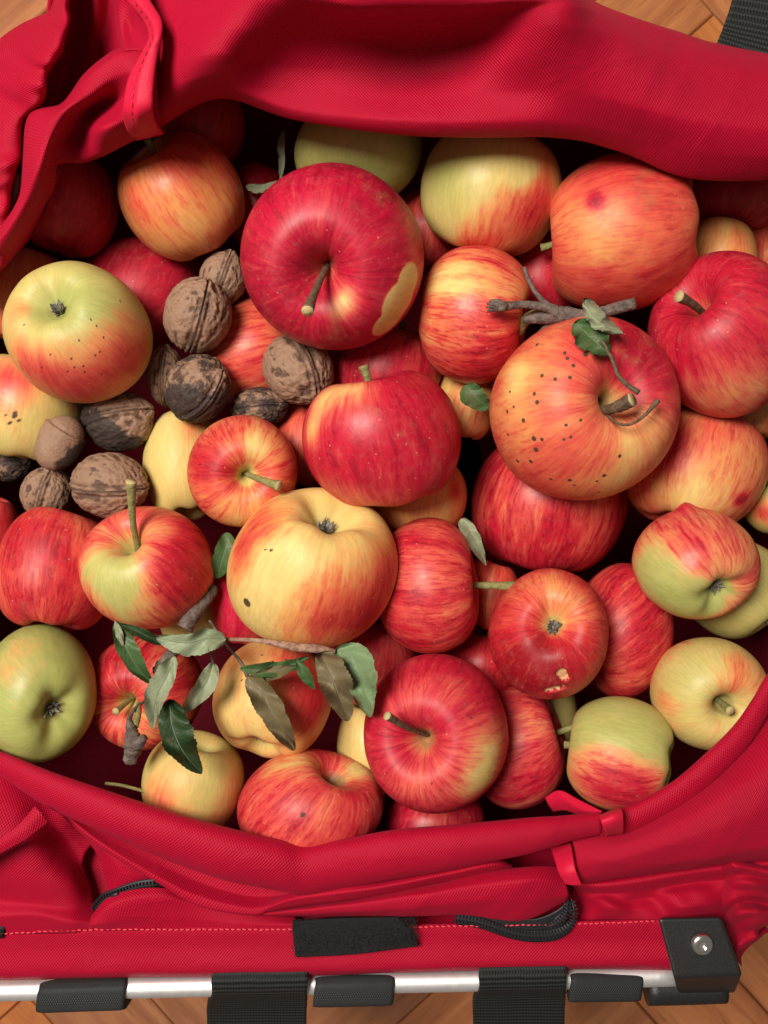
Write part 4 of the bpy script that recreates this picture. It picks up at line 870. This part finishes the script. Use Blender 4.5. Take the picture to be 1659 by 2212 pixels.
    if idx != 1 and not d['nostem']:
        tube('stem', [pole - axw * .001, pole * .6 + mid * .4, mid, tipw], [r0 * .9, r0 * .85, r0 * .95, r0 * 1.1, r0 * 1.45], d['sm'], root, 12, 22, origin=pole, world=True, rough=0.05, capmat='cut')
    # calyx: withered sepals round the eye
    cu, cv, ca2 = frame_from_axis(-axw); VV = []; FF = []
    for k in range(20):
        a = 6.28 * k / 20 + rs.uniform(-.25, .25); dr = cu * math.cos(a) + cv * math.sin(a); sd = np.cross(ca2, dr); w_ = S * rs.uniform(.018, .034); ln = S * rs.uniform(.05, .15); up_ = S * rs.uniform(.06, .15); cw = rs.uniform(-.5, .5)
        b0 = deepc + dr * S * .025 - ca2 * S * .01; b1 = b0 + dr * ln * .6 + ca2 * up_ * .7 + sd * ln * cw * .3; b2 = b0 + dr * ln * rs.uniform(.5, 1.1) + ca2 * up_ * 1.1 + sd * ln * cw; i0 = len(VV)
        VV += [b0 - sd * w_, b0 + sd * w_, b1 + sd * w_ * .8, b1 - sd * w_ * .8, b2, b1 + ca2 * w_ * .6]
        FF += [(i0, i0 + 1, i0 + 2, i0 + 5), (i0, i0 + 5, i0 + 3), (i0 + 3, i0 + 5, i0 + 4), (i0 + 5, i0 + 2, i0 + 4)]
    cy_ = mesh_obj('calyx', VV, FF, M['calyx'], root, origin=deepc, smooth_=False); solid(cy_, 0.0004)
    return root, V, c

def build_nut(n, idx):
    cx, cy, rx, ry, ang_, stain, zmax, axy, label = n; rm = math.sqrt(rx * ry)
    z = find_z(cx, cy, rm, zmax, k=0.93); c = np.array(P(cx, cy, z * 100)); Rx, Ry = solve_R(rx, z), solve_R(ry, z)
    placed.append((c[0], c[1], z, (Rx * Ry) ** .5))
    ax = np.array([axy[0], axy[1], 0.35 if idx != 0 else 0.62]); u, v, ax = frame_from_axis(ax)
    if idx in (0, 1, 3): # turn seam toward the viewer
        s = np.cross(ax, (0, 0, 1)); s /= np.linalg.norm(s); u = np.cross(s, ax); v = s
        a0 = {0: .5, 1: -.45, 3: .25}[idx]; u, v = u * math.cos(a0) + v * math.sin(a0), -u * math.sin(a0) + v * math.cos(a0)
    nphi, nth = 150, 110
    th = np.linspace(0.001, math.pi - .001, nth); phi = np.linspace(0, 2 * math.pi, nphi, endpoint=False); T, PH = np.meshgrid(th, phi, indexing='ij')
    S_ = np.stack([np.sin(T) * np.cos(PH), np.sin(T) * np.sin(PH), np.cos(T)], -1)
    from mathutils import noise as mn
    disp = np.zeros(T.shape); off = Vector((idx * 7.3, idx * 3.1, 0))
    q = S_ * np.array([3.6, 3.6, 1.6]); q2 = S_ * np.array([8, 8, 5.0])
    for i in range(nth):
        for j in range(nphi):
            a = mn.noise(Vector(q[i, j]) + off); b_ = mn.noise(Vector(q2[i, j]) + off)
            disp[i, j] = (1 - abs(a) * 2.2) * 0.6 + (1 - abs(b_) * 2.2) * 0.4     # ridges between pits
    seam = np.exp(-(S_[..., 1] / 0.085) ** 2) * smooth(1.0, .9, np.abs(S_[..., 2])); groove = np.exp(-((np.abs(S_[..., 1]) - 0.15) / .05) ** 2) * smooth(1, .8, np.abs(S_[..., 2]))
    crack = np.exp(-(S_[..., 1] / 0.030) ** 2)
    dm = disp * (1 - seam * .8)
    r = 1 + 0.060 * (dm - .5) + 0.075 * seam - 0.045 * groove - (0.10 if idx == 0 else 0.055) * crack
    point = 1 + 0.10 * np.exp(-(np.sin(T) / .25) ** 2)
    L = S_ * (r * point)[..., None]
    L = L[..., 0:1] * u * 0.96 + L[..., 1:2] * v * 0.94 + L[..., 2:3] * ax * 1.1; L = L.reshape(-1, 3)
    if idx == 5:
        wv = Waves(77, 10, 2, 5); L = L * (1 + 0.06 * wv(L)[:, None])
    lo, hi_ = L.min(0), L.max(0); L -= (lo + hi_) / 2; s0 = 2 * Rx / (hi_[0] - lo[0]); s1 = 2 * Ry / (hi_[1] - lo[1]); L *= np.array([s0, s1, (s0 * s1) ** .5])
    cavv = np.clip(dm, 0, 1) * (1 - .8 * groove) * (1 - .9 * crack); stn = np.full(cavv.shape, stain)
    if idx == 5: stn = 0.75 * smooth(.5, -.3, L[:, 0] / Rx * .8 - L[:, 1] / Ry * -.9).reshape(cavv.shape)
    if idx == 2: stn = stn + .25 * smooth(.3, -.6, (L[:, 1] / Ry)).reshape(cavv.shape) - .15
    o = mesh_obj('walnut', L + c, grid_faces(nphi, nth, True), M['walnut'], None, origin=c, attrs=dict(paint=np.stack([cavv.ravel(), stn.ravel(), cavv.ravel() * 0], 1)))
    tag(o, label, 'walnut', 'walnuts among the apples'); return o

built = []
NT_TOP = 20
for i, d in enumerate(APPLES[:NT_TOP]): built.append(build_apple(d, i))
for i in (0, 1, 2, 3): build_nut(NUTS[i], i)
# small smooth nut
z = find_z(126, 958, 55, -1.8); c = np.array(P(126, 958, z * 100)); Rr = solve_R(54, z); placed.append((c[0], c[1], z, Rr))
wv = Waves(31, 12, 2, 6); V = []; nphi, nth = 80, 60
for i in range(nth):
    for j in range(nphi):
        th = math.pi * i / (nth - 1); ph = 2 * math.pi * j / nphi; p = np.array([math.sin(th) * math.cos(ph), math.sin(th) * math.sin(ph), math.cos(th)])
        r = 1 + .045 * wv(p[None])[0] + .09 * math.exp(-((p[1] - .45) / .06) ** 2) - .05 * math.exp(-((p[1] - .58) / .05) ** 2); p = p * r * np.array([.90, 1.16, .85]); a = R(-32)
        V.append(c + Rr * np.array([p[0] * math.cos(a) - p[1] * math.sin(a), p[0] * math.sin(a) + p[1] * math.cos(a), p[2]]))
V = np.array(V); F = [f[::-1] for f in grid_faces(nphi, nth, True)]
o = mesh_obj('nut', V, F, M['walnut'], None, origin=c, attrs=dict(paint=np.stack([np.full(len(V), .75), 0.75 * smooth(.2, .9, (V[:, 0] - c[0]) / Rr * .7 - (V[:, 1] - c[1]) / Rr * .6), np.zeros(len(V))], 1)))
tag(o, 'small smooth pinkish-brown nut resting on the dull apple at left', 'nut')
for i in (4, 5, 6): build_nut(NUTS[i], i)
for i, d in enumerate(APPLES[NT_TOP:]): built.append(build_apple(d, i + NT_TOP))
for i in (7, 8, 9): build_nut(NUTS[i], i)

# ------------------------------------------------------------------ leaves and twigs
def leaf(name, mid, width, mat, parent=None, curl=0.25, wave=0.06, fold=0.0, seed=0, serr=0.05, torn=0.0, side=1, twist=0.0, skew=0.0):
    """mid: midrib points (px,py,z cm); width px; blade lofted either side with toothed margin"""
    n, m = 70, 15
    M_ = catmull(mid, n); t = np.linspace(0, 1, n)
    T = np.gradient(M_[:, :2], axis=0); T /= np.linalg.norm(T, axis=1)[:, None] + 1e-9; N = np.stack([-T[:, 1], T[:, 0]], 1)
    rs = np.random.RandomState(seed); fold = fold or rs.uniform(0, .5); twist = twist or rs.uniform(-.9, .9); skew = skew or rs.uniform(-.22, .22); prof_ = np.sin(math.pi * np.clip(t, 0, 1) ** rs.uniform(.75, .95)) ** rs.uniform(.5, .7) * (1 - .12 * t)
    jit = [1 + 0.09 * np.interp(t, np.linspace(0, 1, 15), rs.uniform(-1, 1, 15)) for _ in (0, 1)]; wave = wave * 2.6; width = width * 0.88; curl = curl * 1.9
    G = np.zeros((n, m, 3)); uv = np.zeros((n, m, 2))
    tooth = (np.mod(t * 17, 1.0)); tooth = (1 - tooth) * serr
    tear = 1 - torn * np.clip(np.sin(t * 9 + seed) * np.sin(t * 23 + seed * 2), 0, 1)
    for j in range(m):
        s = (j / (m - 1)) * 2 - 1
        w_ = width * prof_ * (1 + tooth * abs(s) ** 4 * 1.0) * jit[int(s > 0)] * (tear if s > 0 else 1) * (1 + skew * s)
        w_[0] *= .1; tw = twist * t
        offs = s * w_ * np.cos(fold * abs(s) + tw * 1.0)
        G[:, j, 0] = M_[:, 0] + N[:, 0] * offs; G[:, j, 1] = M_[:, 1] + N[:, 1] * offs
        G[:, j, 2] = M_[:, 2] + curl * abs(s) ** 1.5 * width / 46 * prof_ + s * np.sin(tw) * w_ / 46 + wave * width / 46 * (np.sin(t * 11 + seed + s * 2.2) * abs(s) + .5 * np.sin(t * 23 + 2 * seed + 3 * s) * abs(s))
        uv[:, j, 0] = t; uv[:, j, 1] = s
    W = Pn(G); o = mesh_obj(name, W.reshape(-1, 3), grid_faces(m, n), M[mat], parent, uv=uv.reshape(-1, 2), origin=tuple(W[0, m // 2]) if parent is None else None)
    if side < 0: o.data.flip_normals()
    return o

# twig with a folded leaf above the spotted apple
tw = empty('twig', P(1200, 680, -0.5)); tag(tw, 'forked woody twig lying between the orange apples above the spotted one', 'twig')
tube('branch', [(1130,690,1.4),(1170,686,1.7),(1215,680,2.0),(1260,682,2.1),(1310,672,2.3),(1372,655,2.6)], [.0018,.0030,.0040,.0028,.0024,.0026,.0026], 'bark', tw, 14, 40, rough=.10, capmat='cut')
tube('branch', [(1210,680,2.0),(1180,664,2.2),(1130,658,2.3),(1090,662,2.5)], [.0034,.0020,.0017,.0020], 'bark', tw, 10, 24, rough=.08)
tube('branch', [(1200,676,1.9),(1168,645,2.0),(1145,612,1.8),(1132,578,1.6)], [.0022,.0012,.0010,.0009], 'bark', tw, 8, 20, rough=.05)
tube('branch', [(1205,684,1.8),(1180,706,1.4),(1165,722,.8)], [.0026,.0016,.0014], 'bark', tw, 8, 14, rough=.08)
tube('branch', [(1212,680,1.9),(1170,678,1.5),(1138,690,.9),(1120,720,.0)], [.0032,.0030,.0026,.0022], 'stem_g', tw, 10, 20, rough=.06)
for k in range(9):
    a = R(150 + k * 30); tube('bud_scale', [(1092,662,2.5),(1075 + 8 * math.cos(a), 662 + 10 * math.sin(a), 2.6 + .1 * (k % 3)),(1064 + 13 * math.cos(a), 664 + 16 * math.sin(a), 2.5)], [.0019,.0015,.0004], 'bark', tw, 7, 8, rough=.15, seed=k)
L1 = leaf('leaf', [(1240,696,3.6),(1266,720,4.0),(1290,742,4.3),(1318,768,4.4)], 46, 'leaf_g', None, curl=.2, wave=.12, seed=3, serr=.10, torn=.3)
tag(L1, 'green leaf scrap lying on top of the spotted apple', 'leaf')
lf = leaf('folded_tip', [(1262,644,4.0),(1276,672,4.6),(1296,698,4.9),(1346,722,4.7)], 25, 'leaf_u', L1, curl=-.35, wave=.2, seed=5, serr=.14, torn=.3)
lf.location = -Vector(L1.location)
tube('petiole', [(1300,735,4.5),(1322,775,4.9),(1335,810,5.1),(1356,832,5.2),(1380,848,5.2)], [.0006,.0008,.0009,.0010,.0013], 'stem_b', L1, 8, 24).location = -Vector(L1.location)

# spur and tendril growing out of the spotted apple's hollow
a1 = built[1][0]
pz = built[1][1][:10].mean(0)
def PW(x, y, z): return P(x, y, z)
tube('stem', [pz, P(1302,886,3.4), P(1330,880,4.6), P(1366,863,5.2)], [.0016,.0017,.0023,.0028,.0031], 'stem_b', a1, 14, 26, world=True, rough=.10, capmat='cut')
tube('tendril', [P(1306,890,3.6), P(1330,912,4.5), P(1360,917,4.8), P(1392,898,4.7), P(1420,866,4.5)], [.0008,.0006,.0006,.0006,.0008,.0014], 'stem_b', a1, 9, 34, world=True, rough=.06)
# woody spur at the right crimson apple is its stem already

# leafy sprig across the lower left
sp = empty('leafy_sprig', P(560, 1395, 0.5)); tag(sp, 'leafy apple sprig with reddish stalk lying across the lower left of the heap', 'sprig')
tube('stalk', [(440,1372,1.6),(480,1380,2.2),(560,1384,2.6),(640,1398,2.7),(690,1402,2.6),(730,1410,2.3)], [.0007,.0008,.0009,.0012,.0018,.0020,.0011], 'twig', sp, 12, 40, rough=.05)
tube('stalk', [(452,1340,.8),(488,1392,1.0),(520,1430,1.2),(535,1462,1.3)], [.0006,.0006,.0007,.0010], 'bark', sp, 8, 20)
tube('stalk', [(455,1390,1.6),(456,1410,1.5),(462,1440,1.2)], [.0008,.0007,.0007], 'bark', sp, 8, 12)
leaf('leaf', [(488,1382,2.7),(450,1378,3.1),(400,1388,3.3),(335,1376,3.0)], 32, 'leaf_u', sp, curl=.15, wave=.10, seed=1, serr=.09, side=-1)
leaf('leaf', [(350,1392,2.6),(310,1370,2.9),(275,1356,2.7),(252,1346,2.4)], 14, 'leaf_d', sp, curl=.5, wave=.1, seed=2)
leaf('leaf', [(250,1342,2.3),(268,1390,2.6),(292,1435,2.5),(332,1482,2.0)], 30, 'leaf_g', sp, curl=.25, wave=.1, seed=3, serr=.08)
leaf('leaf', [(248,1340,2.5),(258,1365,2.8),(262,1392,2.7),(260,1410,2.4)], 10, 'leaf_u', sp, curl=-.3, wave=.1, seed=13, serr=.08)
leaf('leaf', [(378,1418,3.0),(362,1460,3.3),(338,1510,3.3),(330,1575,2.6)], 33, 'leaf_u', sp, curl=.22, wave=.08, seed=4, serr=.07)
leaf('leaf', [(366,1510,2.8),(372,1570,3.1),(396,1625,3.1),(436,1672,2.6)], 46, 'leaf_d', sp, curl=.15, wave=.12, seed=5, serr=.09)
leaf('leaf', [(462,1432,1.6),(446,1475,1.9),(418,1510,1.9),(388,1545,1.4)], 30, 'leaf_u', sp, curl=.3, wave=.08, seed=6, serr=.04, fold=.3)
leaf('leaf', [(518,1444,1.6),(570,1448,2.0),(620,1440,2.1),(668,1418,2.0)], 20, 'leaf_g', sp, curl=.5, wave=.1, seed=7, serr=.05)
leaf('leaf', [(548,1462,1.8),(590,1452,2.2),(620,1444,2.3),(655,1440,2.0)], 24, 'leaf_b', sp, curl=.3, wave=.12, seed=8)
leaf('leaf', [(536,1460,1.6),(566,1500,2.0),(600,1560,2.2),(636,1622,1.6)], 33, 'leaf_b', sp, curl=.35, wave=.18, seed=9, serr=.06)
leaf('leaf', [(642,1425,2.4),(655,1450,2.6),(668,1470,2.5),(680,1490,2.2)], 15, 'leaf_g', sp, curl=.3, wave=.1, seed=10)
leaf('leaf', [(725,1402,2.5),(765,1425,2.9),(782,1480,3.0),(800,1550,2.4)], 44, 'leaf_m', sp, curl=.12, wave=.12, seed=11, serr=.06)
leaf('leaf', [(690,1410,2.8),(712,1450,3.3),(730,1500,3.4),(752,1558,2.8)], 41, 'leaf_b', sp, curl=.2, wave=.16, seed=12, serr=.09)
tube('woody_spur', [(382,1398,1.2),(366,1418,1.5),(352,1438,1.6),(340,1454,1.5)], [.0026,.0027,.0030,.0033,.0028], 'bark', sp, 14, 30, rough=.16, capmat='cut')
# second twig: stub poking from the striped apple
t2 = empty('twig', P(285, 1600, 0)); tag(t2, 'short knobbly grey twig stub standing on the striped apple near the lower left rim', 'twig')
tube('branch', [(318,1512,-.8),(292,1530,.2),(280,1555,.8),(286,1590,1.2),(288,1615,1.3),(280,1645,1.2)], [.0008,.0008,.0012,.0026,.0036,.0044,.0034,.0032], 'bark', t2, 14, 40, rough=.15, capmat='cut')
tube('branch', [(288,1612,1.4),(302,1605,1.6),(312,1592,1.7)], [.0034,.0026,.0018], 'bark', t2, 10, 10, rough=.12)
tube('branch', [(300,1520,-.3),(298,1545,.4),(290,1570,.9)], [.0012,.0016,.0020], 'stem_g', t2, 8, 12, rough=.08)
t3 = empty('twig', P(420, 1350, 0)); tag(t3, 'dark ridged twig disappearing under the long-stemmed apple', 'twig')
tube('branch', [(398,1358,0.3),(415,1330,.1),(440,1300,-.4),(460,1270,-1)], [.0040,.0038,.0034,.0030], 'bark', t3, 14, 24, rough=.14)
def loose(mid, w_, mat, label, **k):
    o = leaf('leaf', mid, w_, mat, None, **k); tag(o, label, 'leaf'); return o
loose([(1004,832,-.4),(1020,850,-.2),(1040,868,-.3),(1062,880,-.6)], 30, 'leaf_g', 'dark green leaf scrap wedged left of the spotted apple', seed=21, side=1)
loose([(492,1150,-.6),(488,1180,-.4),(478,1215,-.5),(468,1250,-.8)], 26, 'leaf_g', 'green leaf standing between the long-stemmed and the yellow apple', seed=22, serr=.06)
loose([(996,1120,-1.4),(1016,1150,-1.2),(1036,1190,-1.3),(1050,1222,-1.6)], 24, 'leaf_u', 'greyish leaf edge behind the rosy striped apple', seed=23)
loose([(530,402,-2.2),(560,405,-1.9),(580,400,-1.7),(598,390,-1.6)], 14, 'leaf_u', 'torn pale leaf scrap left of the largest apple', seed=24, torn=.4)
loose([(612,282,-2.2),(606,320,-1.9),(608,355,-1.9),(604,392,-2.2)], 11, 'leaf_u', 'curled pale leaf strip in the dark gap above the largest apple', seed=25, torn=.4)
b_ = tube('straw', [(228,1692,-.4),(270,1698,-.3),(320,1712,-.3)], .0008, 'stem_g', None, 8, 12, origin=P(270,1698,-.3)); tag(b_, 'thin straw crossing the lower left rim beside the cream apple', 'straw')
